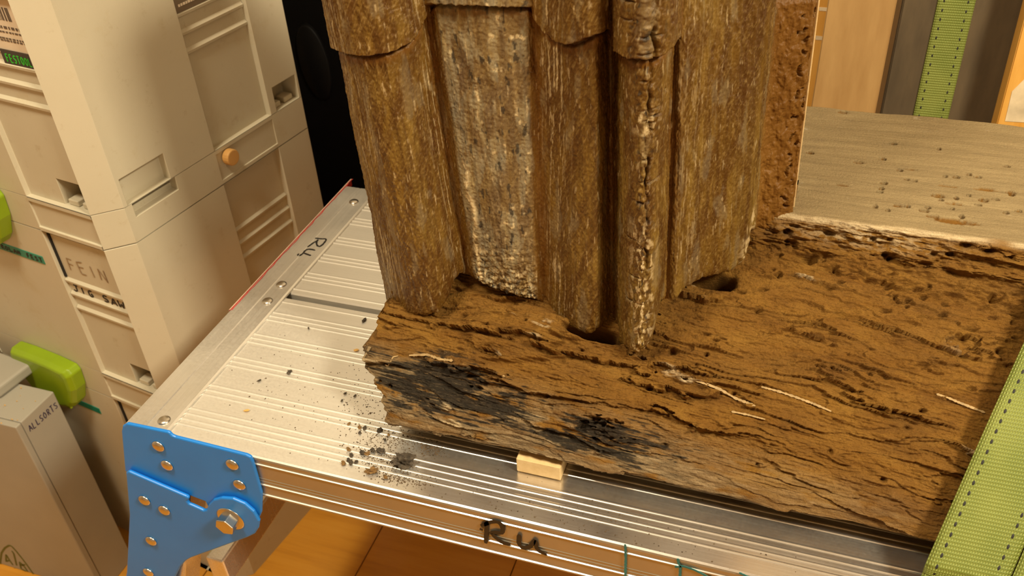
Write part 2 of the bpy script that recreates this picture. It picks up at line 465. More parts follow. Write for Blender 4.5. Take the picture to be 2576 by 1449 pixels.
# ------------------------------------------------------------------ aluminium work platform
DX0, DX1 = -0.478, 0.56
YF, YG, YB = 0.379, 0.5665, 0.757
plat = thing('work_platform', ((DX0 + DX1) / 2, YF, FL), 'aluminium folding work platform with blue corner bracket, under the wood', 'work platform')
def rib_pts(y, h=.0007, w=.0014):   # going towards +y
    return [(y - w * math.cos(a), h * math.sin(a)) for a in np.linspace(0, math.pi, 8)]
def slat_profile(y0, y1, ribs, front):
    p = []
    if front:
        p += [(y0, -.0445), (y0 - .0009, -.0440), (y0 - .0009, -.0425), (y0, -.0420),
              (y0, -.0322), (y0 - .0008, -.0318), (y0 - .0008, -.0306), (y0, -.0302),
              (y0, -.0272), (y0 - .0004, -.0269), (y0, -.0265), (y0, -.0240), (y0 - .0004, -.0237), (y0, -.0233),
              (y0, -.0088), (y0 - .0008, -.0084), (y0 - .0008, -.0074), (y0, -.0070),
              (y0 - .0006, -.0022), (y0 - .0001, -.0008), (y0 + .0012, 0)]
    else:
        p += [(y0, -.03), (y0, -.0015), (y0 + .0012, 0)]
    for r in ribs: p += rib_pts(r)
    p += [(y1 - .0012, 0), (y1, -.0015), (y1, -.03 if front else -.0445)]
    return p
ribs_f = [.3935, .3990, .4050, .4110, .4280, .4335, .4395, .4650, .4705, .4760, .4970, .5025, .5080, .5290, .5345, .5400, .5560]
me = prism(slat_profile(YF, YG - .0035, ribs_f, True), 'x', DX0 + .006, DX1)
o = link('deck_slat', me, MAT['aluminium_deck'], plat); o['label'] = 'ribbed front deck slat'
me.materials.append(MAT['aluminium_side_dimmed'])
for pg in me.polygons:
    if pg.normal.y < -.5 and pg.center.z < ZP - .001: pg.material_index = 1
ribs_b = [YG + (YG - .0035 - r) + .0035 for r in ribs_f][::-1]
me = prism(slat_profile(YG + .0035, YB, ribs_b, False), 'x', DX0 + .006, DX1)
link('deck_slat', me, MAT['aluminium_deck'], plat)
link('gap_strip', boxm((DX0 + .01, YG - .004, -.03), (DX1, YG + .004, -.022)), MAT['gap_black'], plat)
# end rail across the slat ends
railp = [(DX0, -.0445), (DX0, .0012), (DX0 + .0012, .0024), (-.4600, .0024), (-.4592, .0017), (-.4584, .0024), (-.4405, .0024), (-.4388, .0016), (-.4384, .0002), (DX0 + .004, .0002), (DX0 + .004, -.0445)]
bmv = bmesh.new()
va = [bmv.verts.new((q[0], YF - .0002, q[1])) for q in railp]; vb = [bmv.verts.new((q[0], YB + .002, q[1])) for q in railp]
bmv.faces.new(va); bmv.faces.new(vb[::-1])
for i in range(len(railp)): bmv.faces.new((va[i], vb[i], vb[(i + 1) % len(railp)], va[(i + 1) % len(railp)]))
rail = link('end_rail', bm_mesh(bmv), MAT['aluminium_rail'], plat)
for (px, py) in ((413, 1058), (673, 758), (708, 716), (890, 508)):
    c = atz(px, py, .0024)
    link('rivet', dome(c, (0, 0, 1), .0052, .0021, 18), MAT['steel'], rail)
def pl_strokes(strokes, f): return [[f(*q) for q in s] for s in strokes]
z13 = lambda a, b: atz(720 + a / 13.17, 570 + b / 13.17, .0024)
S = pl_strokes([[(955, 385), (1090, 400), (1210, 415), (1290, 400), (1335, 440), (1290, 500), (1220, 590), (1110, 670), (1030, 640), (1000, 560), (1010, 500), (1060, 430)],
                [(1010, 480), (900, 540), (790, 620), (710, 680)],
                [(960, 790), (850, 760), (720, 750), (620, 800), (570, 880), (440, 975)], [(590, 880), (690, 920), (820, 965)], [(375, 965), (415, 900)]], z13)
link('handwriting', ribbons(S, .0019, (0, 0, 1), .0003, .2), MAT['black_ink'], rail)['label'] = 'small black marker letters Ru'
# frayed red tape along the rail's outer edge
b0 = atz(583, 780, .0024)[1]; b1 = atz(884, 450, .0024)[1]
v = []; f = []; N = 60
for i in range(N + 1):
    y = b0 + (b1 - b0) * i / N
    w = .0016 + .0012 * float(pn(i * .37, 2.2, 5))
    v += [(DX0 - .0006, y, -.006), (DX0 - .0006, y, .0016), (DX0 + .0006 + w, y, .0028)]
for i in range(N):
    for j in range(2): f.append((i * 3 + j, i * 3 + j + 1, i * 3 + j + 4, i * 3 + j + 3))
link('red_tape', mesh('t', v, f), MAT['red_tape'], rail)
v = []; f = []
for i in range(N + 1):
    y = b0 + (b1 - b0) * i / N
    w = .0022 + .003 * float(pn(i * .3, 7.2, 9))
    v += [(DX0 - .0010 - max(w, 0), y, -.004), (DX0 - .0012, y, .0020), (DX0 + .0004, y, .0026)]
for i in range(N):
    for j in range(2): f.append((i * 3 + j, i * 3 + j + 1, i * 3 + j + 4, i * 3 + j + 3))
link('torn_tape_edge', mesh('t', v, f), MAT['pale_tape'], rail)
# marker writing on the front
YW = YF - .0009
z37 = lambda a, b: aty(1150 + a / 3.68, 1150 + b / 3.68, YW)
S = pl_strokes([[(272, 585), (274, 660), (268, 740), (266, 795)], [(220, 632), (262, 618), (305, 598), (385, 592), (415, 625), (425, 665), (420, 705), (360, 690), (300, 700)],
                [(318, 705), (365, 750), (430, 790), (495, 805)], [(210, 660), (240, 674)],
                [(577, 712), (570, 790), (590, 832), (660, 838), (700, 800), (722, 758)], [(728, 765), (735, 848), (785, 875), (828, 905)]], z37)
link('handwriting', ribbons(S, .0034, (0, -1, 0), .0004, .12), MAT['black_ink'], plat)['label'] = 'large black marker letters Ru'
z4 = lambda a, b: aty(1400 + a / 3.963, 1300 + b / 3.963, YW)
S = pl_strokes([[(685, 272), (690, 400), (686, 600), (690, 760)], [(1212, 415), (1215, 460), (1235, 490), (1230, 620), (1240, 760)], [(1180, 500), (1260, 490), (1370, 525), (1500, 590), (1560, 640)], [(1820, 555), (1900, 590), (1990, 640)]], z4)
for grp in (S[:1], S[1:3], S[3:]): link('teal_pen_mark', ribbons(grp, .0016, (0, -1, 0), .0004, .25), MAT['teal_ink'], plat)
# blue corner bracket: fixed plate and folding leg plate
def yplate(px_poly, y, th, bev):
    P = [aty(a, b, y) for a, b in px_poly]
    return prism([(p[0], p[2]) for p in P], 'y', y, y + th, bev)
YU = YF - .0035
up = yplate([(305, 1085), (308, 1072), (318, 1066), (424, 1088), (431, 1096), (440, 1100), (618, 1145), (630, 1151), (636, 1164), (658, 1242), (657, 1290), (640, 1330), (560, 1345), (516, 1262), (314, 1186)], YU, .0030, .0012)
upo = link('bracket_plate', up, MAT['blue_paint'], plat); upo['label'] = 'upper blue plate fixed to the deck'
for (px, py) in ((399, 1122), (421, 1170), (585, 1168), (603, 1219)):
    link('rivet', dome(aty(px, py, YU), (0, -1, 0), .0056, .0026, 18), MAT['steel'], upo)
YL = YU - .0042
lowp = [(316, 1190), (322, 1186), (470, 1250), (475, 1255), (470, 1262), (474, 1268), (512, 1285), (519, 1283), (524, 1270), (536, 1258), (556, 1253), (585, 1255), (615, 1268), (638, 1288), (652, 1312), (649, 1330), (640, 1344), (624, 1352), (480, 1404), (466, 1412), (452, 1428), (440, 1452), (424, 1530), (300, 1530), (318, 1440), (320, 1400), (325, 1295)]
lo = link('bracket_plate', yplate(lowp, YL, .0032, .0013), MAT['blue_paint'], plat); lo['label'] = 'lower blue leg plate with hinge bolt'
for (px, py) in ((364, 1258), (414, 1283), (381, 1360), (374, 1439)):
    link('rivet', dome(aty(px, py, YL), (0, -1, 0), .0056, .0026, 18), MAT['steel'], lo)
bc = aty(580, 1305, YL)
bolt = link('washer', dome(bc, (0, -1, 0), .0125, .0016, 28), MAT['steel'], lo)
bm = bmesh.new()
hx = [(bc[0] + .0088 * math.cos(math.radians(60 * k + 12)), bc[2] + .0088 * math.sin(math.radians(60 * k + 12))) for k in range(6)]
bm.free()
link('hex_bolt', prism(hx, 'y', YL - .0095, YL, .0007), MAT['steel'], lo)
# legs and rung
def leg(y0, y1, xt0, xt1, xb0, xb1, name='leg'):
    bm = bmesh.new()
    zt, zb = -.046, FL + .012
    vs = []
    for z, a, b in ((zt, xt0, xt1), (zb, xb0, xb1)):
        for (x, y) in ((a, y0), (b, y0), (b, y1), (a, y1)): vs.append(bm.verts.new((x, y, z)))
    for q in ((0, 1, 2, 3), (4, 7, 6, 5), (0, 4, 5, 1), (1, 5, 6, 2), (2, 6, 7, 3), (3, 7, 4, 0)): bm.faces.new([vs[i] for i in q])
    bmesh.ops.bevel(bm, geom=list(bm.edges), offset=.002, segments=2, affect='EDGES')
    l = link(name, bm_mesh(bm), MAT['aluminium_leg'], plat)
    link('rubber_foot', boxm((xb0 - .003, y0 - .003, FL), (xb1 + .003, y1 + .003, FL + .014), .002), MAT['void_black'], l)
sp = .35
leg(YF - .001, YF + .028, -.486, -.430, -.486 - sp * .40, -.430 - sp * .40)
leg(.718, .748, -.472, -.425, -.515, -.470)
leg(YF - .001, YF + .028, .50, .55, .56, .61)
leg(.718, .748, .50, .55, .56, .61)
link('rung', boxm((-.480, YF + .026, -.235), (-.461, .722, -.20), .002), MAT['aluminium_leg'], plat)
link('rung', boxm((.545, YF + .026, -.235), (.565, .722, -.20), .002), MAT['aluminium_leg'], plat)
# small pine wedge under the timber
c0 = aty(1303, 1187, .4195)
blk = link('wood_block', boxm((-.1645, .4195, .0011), (-.1315, .468, .0145), .0006, 1), MAT['block_pine'])
recentre(tag(blk, 'small pale pine block wedged under the rotten timber', 'wood block'))

# ------------------------------------------------------------------ decayed timber lying on the platform
def build_timber():
    prof = [(.745, .0165), (.757, .022), (.758, .142), (.752, .150), (.575, .1505), (.571, .1480), (.567, .138), (.561, .128), (.547, .1195),
            (.52, .109), (.48, .0855), (.455, .066), (.437, .048), (.424, .033), (.4195, .022), (.428, .0145), (.46, .0145)]
    prof = np.array(prof)
    seg = np.linalg.norm(np.diff(prof, axis=0), axis=1); cum = np.r_[0, np.cumsum(seg)]
    s_edge = cum[4]                       # pale torn arris between top and rotted face
    s_top0 = cum[3]
    S = np.r_[np.linspace(0, s_top0, 14)[:-1], np.linspace(s_top0, s_edge, 150)[:-1],
              np.linspace(s_edge, cum[15], 520)[:-1], np.linspace(cum[15], cum[16], 14)]
    fine = np.linspace(0, cum[-1], 4000)
    fy = np.interp(fine, cum, prof[:, 0]); fz = np.interp(fine, cum, prof[:, 1])
    k = np.exp(-np.linspace(-2.5, 2.5, 61) ** 2); k /= k.sum()
    pad = lambda a: np.convolve(np.pad(a, 30, mode='edge'), k, 'valid')
    sy, sz = pad(fy), pad(fz)
    w = sst(s_edge + .004, s_edge + .02, fine)      # keep the sawn top crisp
    fy = fy * (1 - w) + sy * w; fz = fz * (1 - w) + sz * w
    by = np.interp(S, fine, fy); bz = np.interp(S, fine, fz)
    ty = np.gradient(pad(fy), fine); tz = np.gradient(pad(fz), fine)
    ny = np.interp(S, fine, tz); nz = np.interp(S, fine, -ty)
    ln = np.hypot(ny, nz); ny /= ln; nz /= ln
    X = np.r_[np.linspace(-.2815, .205, 930)[:-1], np.linspace(.205, .47, 90)]
    XX, SS = np.meshgrid(X, S, indexing='ij')
    s = SS - s_edge                         # >0 on the rotted face
    face = sst(.0, .006, s)
    top = 1 - sst(-.002, .002, s)
    g = s - .07 * XX                       # grain drifts across the face
    # ---- shingled layers of rotten grain
    wx = fbm(XX / .13, g / .035, 3, 3); wx2 = fbm(XX / .045, g / .010, 9, 3)
    def shingle(L, a, b, seed):
        t = g / L + a * wx + b * wx2 + .16 * fbm(XX / .010, g / .004, seed + 40, 3)
        fr = t - np.floor(t)
        idx = np.floor(t)
        amp = .45 + 1.3 * pn(XX / .055 + idx * 7.3, idx * 3.1, seed)
        return np.clip(amp, 0.0, 1.5) * fr ** 1.5 * (1 - sst(1 - max(.05, .0010 / L), 1.0, fr)), fr, amp
    h1, fr1, am1 = shingle(.024, .8, .30, 21)
    h2, fr2, am2 = shingle(.0085, 1.5, .55, 31)
    h3, fr3, am3 = shingle(.0034, 3.0, 1.2, 37)
    d = .0088 * h1 + .0042 * h2 + .0012 * h3 - .0030
    zone = .45 + .55 * sst(.03, .10, s) * 1.0
    d = d * zone
    d += .0030 * fbm(XX / .09, g / .05, 51, 3) + .0011 * fbm(XX / .012, g / .006, 55, 3)
    d += .0007 * fbm(XX / .016, g / .0013, 61, 3)
    d += .00035 * fbm(XX / .0016, g / .0014, 63, 2)
    # crumbly upper band below the arris
    cr = sst(.004, .012, s) * (1 - sst(.034, .048, s - .13 * (XX - .026)))
    d += cr * (-.0010 + .0046 * fbm(XX / .022, g / .006, 71, 4))
    # long shadowed undercut below the crumbly band
    line = .034 + .008 * fbm(XX / .05, 0 * XX, 77, 3) + .13 * (XX - .026)
    u = s - line
    d -= .008 * np.exp(-(u / .003) ** 2) * sst(-.03, .02, XX) * (.5 + .8 * pn(XX / .02, 1 + 0 * XX, 79))
    # worm holes and pits
    def pit(cx, cs, rx, rs, dep, rot=.0, pw=3):
        nonlocal d
        m = (np.abs(XX - cx) < rx * 2.6) & (np.abs(s - cs) < rs * 2.6 + rx)
        if not m.any(): return
        dx = XX[m] - cx; ds = s[m] - cs - rot * dx
        q = (np.abs(dx / rx)) ** 2 + (np.abs(ds / rs)) ** 2 + .35 * pn(XX[m] / (rx * .8), s[m] / (rs * .8), 5)
        d[m] -= dep * np.exp(-np.clip(q, 0, None) ** (pw / 2))
    R = np.random.default_rng(5)
    for i in range(70):
        cx = R.uniform(-.02, .2); cs = abs(R.normal(.03, .022)) + .006
        r = R.uniform(.0012, .0026); pit(cx, cs, r * R.uniform(1, 1.9), r, R.uniform(.003, .008), -.2)
    for i in range(46):
        cx = R.uniform(-.28, .2); cs = R.uniform(.05, .19)
        r = R.uniform(.0009, .0019); pit(cx, cs, r * R.uniform(1, 2.2), r, R.uniform(.003, .006), -.1)
    for (cx, cs, rx, rs, dp) in ((.032, .036, .008, .0035, .010), (-.002, .022, .0042, .003, .008), (.012, .030, .0045, .0022, .007), (.064, .022, .005, .003, .009),
                                 (.022, .0125, .0035, .0024, .007), (.086, .024, .0045, .0026, .008), (-.068, .116, .0028, .0022, .008), (-.052, .125, .0032, .002, .006)):
        pit(cx, cs, rx, rs, dp, -.12)
    # the two hollows under the carving, and the scoop beneath the middle one
    pit(-.125, .1140, .0165, .0045, .075, .05, 4); pit(-.050, .0590, .0125, .0058, .075, -.05, 4)
    pit(-.105, .136, .03, .013, .005, 0, 2); pit(-.243, .098, .012, .004, .006)
    pit(-.252, .117, .026, .013, .0065, 0, 2); pit(-.092, .119, .013, .009, .005, 0, 2)
    # broken ledge of layers left of the hollow
    jag = .008 * fbm(s / .006, 0 * s, 88, 3)
    led = sst(-.222, -.205, XX) * (1 - sst(-.1475, -.1445, XX + jag)) * sst(.114, .121, s) * (1 - sst(.133, .137, s + .25 * (XX + .14) + .4 * jag))
    d += .0062 * led
    d = d * face * (1 - .68 * sst(.178, .203, s))
    # sawn top: near flat, worm holes, shallow tears
    dt = .0004 * fbm(XX / .05, s / .02, 91, 3) + .00022 * fbm(XX / .03, s / .0016, 93, 3)
    m_t = s < -.003
    dd = np.zeros_like(d)
    def tpit(cx, cs, rx, rs, dep, pw=4):
        m = (np.abs(XX - cx) < rx * 2.6) & (np.abs(s - cs) < rs * 2.6) & m_t
        if not m.any(): return
        q = ((XX[m] - cx) / rx) ** 2 + ((s[m] - cs) / rs) ** 2 + .4 * pn(XX[m] / .003, s[m] / .002, 8)
        dd[m] -= dep * np.exp(-np.clip(q, 0, None) ** (pw / 2))
    for i in range(40):
        cx = .05 + abs(R.normal(.06, .05)); cs = -abs(R.normal(.045, .035)) - .008
        tpit(cx, max(cs, -.16), R.uniform(.0012, .0024), R.uniform(.0010, .0017), .013)
    for (px, py, rx, rs, dp) in ((2395, 560, .013, .0035, .0022), (2440, 565, .006, .002, .003), (2345, 548, .004, .0016, .003), (2290, 430, .006, .0010, .0015), (2480, 480, .010, .0020, .002),
                                 (2385, 472, .008, .0014, .002), (2400, 517, .005, .0014, .004), (2475, 508, .003, .002, .006), (2360, 497, .004, .0022, .006), (2160, 412, .004, .0018, .003), (2120, 470, .006, .0014, .0015),
                                 (2120, 285, .004, .0022, .003), (2037, 388, .003, .002, .005), (2543, 488, .003, .002, .006), (2325, 535, .003, .0018, .006), (2258, 523, .003, .0015, .004)):
        p = atz(px, py, .1505); tpit(p[0], .572 - p[1], rx, rs, dp)
    d = d + (dt + dd) * top
    # irregular back arris
    d += .002 * fbm(XX / .05, s / .05, 97, 2) * (1 - sst(s_top0 - s_edge - .004, s_top0 - s_edge + .006, s))
    # arris wobble
    Yw = .0016 * fbm(XX / .03, 0 * XX, 99, 3) * np.exp(-(s / .006) ** 2)
    Y = by[None, :] + ny[None, :] * d + Yw
    Z = bz[None, :] + nz[None, :] * d
    # ragged left end: layers stop at different lengths
    endw = np.exp(-(XX - X[0]) / .02)
    jagx = (.007 * fbm(SS / .012, SS * 0, 103, 4) + .010 * sst(.10, .155, s) * (1 - sst(.16, .19, s)) * -1 + .016 * sst(.165, .205, s)) * endw
    XO = XX + jagx
    P = np.stack([XO, Y, Z], -1)
    # masks
    M = np.zeros((len(X), len(S), 4))
    M[..., 0] = top * (1 - sst(.0007, .0016, -dd * top))
    n1 = fbm(XX / .03, g / .009, 111, 4); n2 = fbm(XX / .008, g / .003, 113, 3)
    def ell(cx, cs, rx, rs): return 1 - np.sqrt(((XX - cx) / rx) ** 2 + ((s - cs + .05 * (XX - cx)) / rs) ** 2)
    char = np.maximum.reduce([ell(-.228, .172, .050, .024), ell(-.255, .176, .03, .016), ell(-.105, .186, .050, .014), ell(-.19, .178, .04, .014)])
    n4 = fbm(XX / .03, g / .0016, 115, 3)
    M[..., 1] = sst(.02, .42, char * 1.15 + .55 * n1 + .35 * n2 + .6 * n4) * sst(.13, .155, s + .25 * (XX + .26) * (XX < -.26)) * .93
    zone = np.maximum(sst(.148, .170, s - .14 * (XX + .25)) * (1 - sst(-.03, .06, XX)), .55 * sst(.165, .19, s - .1 * XX) * (1 - sst(.06, .13, XX)))
    M[..., 3] = np.clip(zone * sst(-.45, .25, n1 + .4), 0, 1) * .9
    pale = np.exp(-((s - .0012) / .0036) ** 4) * sst(-.5, .1, fbm(XX / .05, s * 0, 121, 3) + .35)
    band = np.exp(-((s - .010) / .007) ** 2) * np.exp(-((XX - .045) / .045) ** 2) * sst(-.05, .3, n2 + .2)
    lips = sst(.80, .88, fr1) * sst(.75, 1.1, am1) * sst(.25, .5, fbm(XX / .05, g / .03, 131, 2)) * face
    M[..., 2] = np.clip(pale * 1.0 + .75 * band + .8 * lips, 0, 1)
    # close both ends
    def cap(row, mrow, sgn):
        c = np.array([row[:, 0].mean(), .60, .08]); out = []; mo = []
        for kf, dx in ((.985, .001), (.93, .0025), (.8, .003), (.5, .003), (.02, .003)):
            q = c + (row - c) * kf; q[:, 0] = row[:, 0] * kf + c[0] * (1 - kf) + sgn * dx * 0 + sgn * .0035 * fbm(row[:, 1] / .01 + kf, row[:, 2] / .006, 141, 3) * (kf < .97)
            out.append(q); mm = mrow.copy(); mm[:, 0] *= 0; mm[:, 2] *= .3; mo.append(mm)
        return np.array(out), np.array(mo)
    a, am = cap(P[0], M[0], -1); b, bm_ = cap(P[-1], M[-1], 1)
    P = np.concatenate([a[::-1], P, b]); M = np.concatenate([am[::-1], M, bm_])
    return grid_mesh('decayed_timber', P[:, ::-1], M[:, ::-1], wrap=True)
timber = link('decayed_timber', build_timber(), MAT['decayed_wood'])
recentre(tag(timber, 'rotten brown oak timber with worm-eaten face lying along the platform', 'timber'))

# pale torn splinters lifting from the layers
bpy.context.view_layer.update()
_inv = timber.matrix_world.inverted()
def on_timber(px, py, lift):
    e = _inv @ Vector((EYE[0], EYE[1], EYE[2] + ZP)); dr = Vector(tuple(ray(px, py)))
    ok, hit, nrm, _ = timber.ray_cast(e, dr)
    if not ok: return None
    return hit + Vector((0, -.55, .83)) * lift
plain('torn_fibre', (.36, .24, .105), .7, 0, .25, 200)
for pts, wd in (([(1731, 952), (1770, 964), (1813, 981), (1850, 1003), (1900, 1022)], .0016), ([(1915, 974), (1960, 986), (1996, 998), (2045, 1016), (2091, 1036)], .0014), ([(2355, 992), (2385, 1002), (2410, 1013), (2477, 1039)], .0014),
                ([(1840, 1036), (1880, 1044), (1925, 1056)], .0012), ([(1220, 927), (1245, 936), (1271, 948)], .0010),
                ([(1003, 896), (990, 899), (984, 910), (976, 922), (970, 918)], .0009), ([(1030, 895), (1075, 893), (1110, 905), (1140, 908)], .0018)):
    q = [on_timber(a, b, .0004) for a, b in pts]
    q = [p for p in q if p is not None]
    # keep the sliver clear of single deep pits
    if len(q) > 1:
        zs_ = sorted((p.y for p in q)); 
        link('splinter', ribbons([q], wd, (0, -.55, .83), .0008, .35), MAT['torn_fibre'], timber, 'local')
# ------------------------------------------------------------------ carved drapery standing on the timber
def build_carving():
    K = [(846, 942, .505), (862, 960, .486), (900, 1000, .4745), (960, 1060, .4745), (1020, 1110, .485), (1066, 1148, .4965), (1087, 1163, .5045),
         (1106, 1178, .4965), (1220, 1265, .4905), (1330, 1345, .4945), (1346, 1364, .5005), (1390, 1405, .4935), (1450, 1455, .4835), (1502, 1502, .4795),
         (1535, 1538, .5035), (1556, 1556, .4915), (1580, 1578, .4765), (1625, 1615, .4665), (1670, 1650, .474), (1688, 1672, .486), (1698, 1680, .4985),
         (1712, 1695, .4925), (1740, 1722, .4975), (1780, 1762, .508), (1850, 1825, .524), (1920, 1876, .540), (1941, 1893, .546), (1948, 1899, .566),
         (2000, 1945, .5715), (2048, 1988, .579)]
    hem = np.array([(940, 700), (955, 735), (968, 765), (985, 782), (1030, 790), (1070, 791), (1105, 782), (1130, 745), (1146, 700), (1160, 681), (1178, 690), (1215, 712), (1250, 726), (1300, 742),
                    (1360, 754), (1374, 765), (1388, 790), (1408, 812), (1440, 820), (1465, 836), (1482, 838), (1500, 828), (1524, 816), (1538, 832), (1552, 856), (1572, 872), (1600, 884), (1622, 876),
                    (1640, 856), (1653, 806), (1664, 748), (1684, 750), (1706, 748), (1730, 718), (1770, 697), (1810, 687), (1850, 676), (1874, 652), (1884, 610), (1892, 574), (1902, 572), (1940, 580), (1990, 562)])
    stp = np.array([(830, 105), (848, 117), (880, 130), (930, 137), (985, 126), (1030, 97), (1050, 60), (1066, 26), (1080, 12), (1100, 6), (1200, 9), (1330, 13), (1350, 30), (1366, 60), (1386, 85), (1410, 100),
                    (1440, 108), (1475, 96), (1500, 79), (1528, 62), (1538, 60), (1548, 85), (1562, 128), (1600, 143), (1640, 144), (1662, 130), (1685, 102), (1697, 85)])
    kn = []
    for (a, b, Y) in K:
        p1 = aty(a, 100, Y); p2 = aty(b, 600, Y)
        def zof(curve):
            y = 600.0
            for _ in range(30):
                x = b + (b - a) / 500 * (y - 600)
                y = .5 * y + .5 * float(np.interp(x, curve[:, 0], curve[:, 1]))
            x = b + (b - a) / 500 * (y - 600)
            return aty(x, y, Y)[2]
        zs = zof(stp) if a < 1700 else .9
        kn.append((p2[0], p2[2], (p1[0] - p2[0]) / (p1[2] - p2[2]), Y, zof(hem), zs))
    kn = np.array(kn)
    # densify the section: linear, then soften
    arc = np.r_[0, np.cumsum(np.hypot(np.diff(kn[:, 0]), np.diff(kn[:, 3])))]
    NU = 760
    U = np.linspace(0, arc[-1], NU)
    cols = [np.interp(U, arc, kn[:, i]) for i in range(6)]
    du = U[1] - U[0]
    def soft(a, sig):
        r = int(3 * sig / du) + 1; k = np.exp(-.5 * (np.arange(-r, r + 1) * du / sig) ** 2); k /= k.sum()
        return np.convolve(np.pad(a, r, mode='edge'), k, 'valid')
    Xb, zr, sl, Yb = [soft(cols[i], .0027) for i in range(4)]
    # hem and cloak edge follow the traced outline between the knots as well
    zh = soft(cols[4], .0008)
    ix = np.linspace(0, 1, NU)
    zs = np.where(cols[5] > .6, .9, soft(cols[5], .001))
    for j in range(NU):            # refine with the traced polylines at each column
        Y = Yb[j]
        y = 700.0
        for _ in range(8):
            P = np.array([Xb[j] + sl[j] * (zh[j] - zr[j]), Y, zh[j]])
            c = RC @ (P - EYE); px = c[0] / c[2] * FPX + CX
            y = float(np.interp(px, hem[:, 0], hem[:, 1])); zh[j] = .5 * zh[j] + .5 * aty(px, y, Y)[2]
            if zs[j] < .6:
                P = np.array([Xb[j] + sl[j] * (zs[j] - zr[j]), Y, zs[j]])
                c = RC @ (P - EYE); px = c[0] / c[2] * FPX + CX
                y = float(np.interp(px, stp[:, 0], stp[:, 1])); zs[j] = .5 * zs[j] + .5 * aty(px, y, Y)[2]
    R = np.random.default_rng(3)
    zh = soft(zh, .0006) - .0022 + .0012 * fbm(U / .006, U * 0, 201, 3)
    ZT = .42
    V = np.r_[np.linspace(0, .03, 40)[:-1], np.linspace(.03, .78, 540)[:-1], np.linspace(.78, 1, 40)]
    UU, VV = np.meshgrid(U, V, indexing='xy')     # (rows, cols)
    ZZ = zh[None] + VV * (ZT - zh[None])
    hz = ZZ - zh[None]
    X = Xb[None] + sl[None] * (np.minimum(ZZ, .34) - zr[None]); Y = np.repeat(Yb[None], len(V), 0)
    tx = np.gradient(Xb, U); ty = np.gradient(Yb, U); L = np.hypot(tx, ty)
    nx, ny = ty / L, -tx / L                       # outward (towards -Y)
    col = lambda i: arc[i]
    d = .0012 * fbm(UU / .03, ZZ / .09, 211, 3) + .00055 * fbm(UU / .004, ZZ / .05, 213, 3)
    # gouge hatching: slanted on the rounded folds
    hat = fbm((UU * .8 + ZZ * .45) / .0042, (ZZ * .8 - UU * .45) / .022, 215, 3)
    panel = sst(col(7) - .002, col(7) + .002, UU) * (1 - sst(col(9) - .002, col(9) + .002, UU))
    rear = sst(col(26), col(27), UU)
    d += .00042 * hat * (1 - panel) + .0003 * fbm(UU / .0016, ZZ / .0024, 217, 2)
    # cloak hem: upper layer stands proud, cut shadow line beneath it
    zc = zs[None] + .0007 * fbm(UU / .0035, UU * 0, 221, 3)
    k = ZZ - zc
    ok = (zs[None] < .6)
    d += ok * (.0046 * sst(-.0003, .0006, k) - .0030 * np.exp(-((k + .0012) / .0014) ** 2) * (k < .0004))
    # cracks down the third fold
    cu = col(17) + .0035 + .0022 * fbm(ZZ / .03, ZZ * 0, 231, 3) + .0016 * fbm(ZZ / .006, ZZ * 0, 233, 2)
    band = sst(.13, .16, ZZ) * (.35 + .9 * sst(-.1, .25, fbm(ZZ / .02, ZZ * 0, 235, 2)))
    crack = np.exp(-((UU - cu) / .00085) ** 2) * band
    d -= .0045 * crack
    for i in range(26):
        z0 = R.uniform(.11, .34); u0 = col(17) + R.normal(0, .005); ln = R.uniform(.002, .006)
        d -= R.uniform(.001, .003) * np.exp(-((UU - u0) / ln) ** 2 - ((ZZ - z0 - .15 * (UU - u0)) / .0006) ** 2)
    f3 = np.exp(-((UU - col(17)) / .010) ** 2)
    d += f3 * .0011 * fbm(UU / .004, ZZ / .006, 237, 3)
    # flaky crust on the flat panel, heavier at its foot
    foot = panel * np.exp(-np.clip(hz, 0, None) / .03)
    d += panel * .0007 * fbm(UU / .006, ZZ / .016, 241, 4) + foot * .0016 * fbm(UU / .0035, ZZ / .0035, 243, 3)
    ridge = np.exp(-((UU - col(7) - .0065 - .004 * fbm(ZZ / .05, ZZ * 0, 245, 2)) / .0017) ** 2) * (1 - sst(.19, .22, ZZ)) * sst(.1, .112, ZZ)
    d += .0012 * ridge
    # raw, pitted side panel
    d += rear * (.0013 * fbm(UU / .008, ZZ / .012, 251, 4) - .0028 * sst(.42, .62, fbm(UU / .006, ZZ / .005, 253, 2)) * sst(col(28), col(28) + .004, UU) - .006 * sst(.30, .31, ZZ) * (1 - sst(.312, .32, ZZ)))
    # softened, worn bottom rim
    d -= .0030 * (1 - np.sqrt(np.clip(1 - (1 - np.clip(hz / .006, 0, 1)) ** 2, 0, 1)))
    X = X + nx[None] * d; Y = Y + ny[None] * d
    P = np.stack([X, Y, ZZ], -1)
    # back of the block
    nb = 26
    backs = []
    for r in range(P.shape[0]):
        a = P[r, -1]; b = P[r, 0]
        t = np.linspace(0, 1, nb)
        bx = a[0] + (b[0] - a[0]) * t
        byy = np.where(t < .12, a[1] + (.612 - a[1]) * np.minimum(t / .1, 1), np.where(t > .88, b[1] + (.612 - b[1]) * np.minimum((1 - t) / .1, 1), .612))
        bx = np.where(t < .12, a[0], np.where(t > .88, b[0], a[0] + (b[0] - a[0]) * (t - .12) / .76))
        bzz = a[2] + (b[2] - a[2]) * t
        backs.append(np.stack([bx, byy, np.maximum(bzz, np.where((t > .05) & (t < .95), .157, bzz)) if P[r, 0, 2] < .2 else bzz], -1)[1:-1])
    P = np.concatenate([P, np.array(backs)], 1)
    # masks
    M = np.zeros((len(V), NU, 4))
    n1 = fbm(UU / .012, ZZ / .04, 261, 4); n2 = fbm(UU / .004, ZZ / .007, 263, 3); n3 = fbm(UU / .0022, ZZ / .003, 265, 2)
    pl = (UU - col(7)) / (col(9) - col(7))
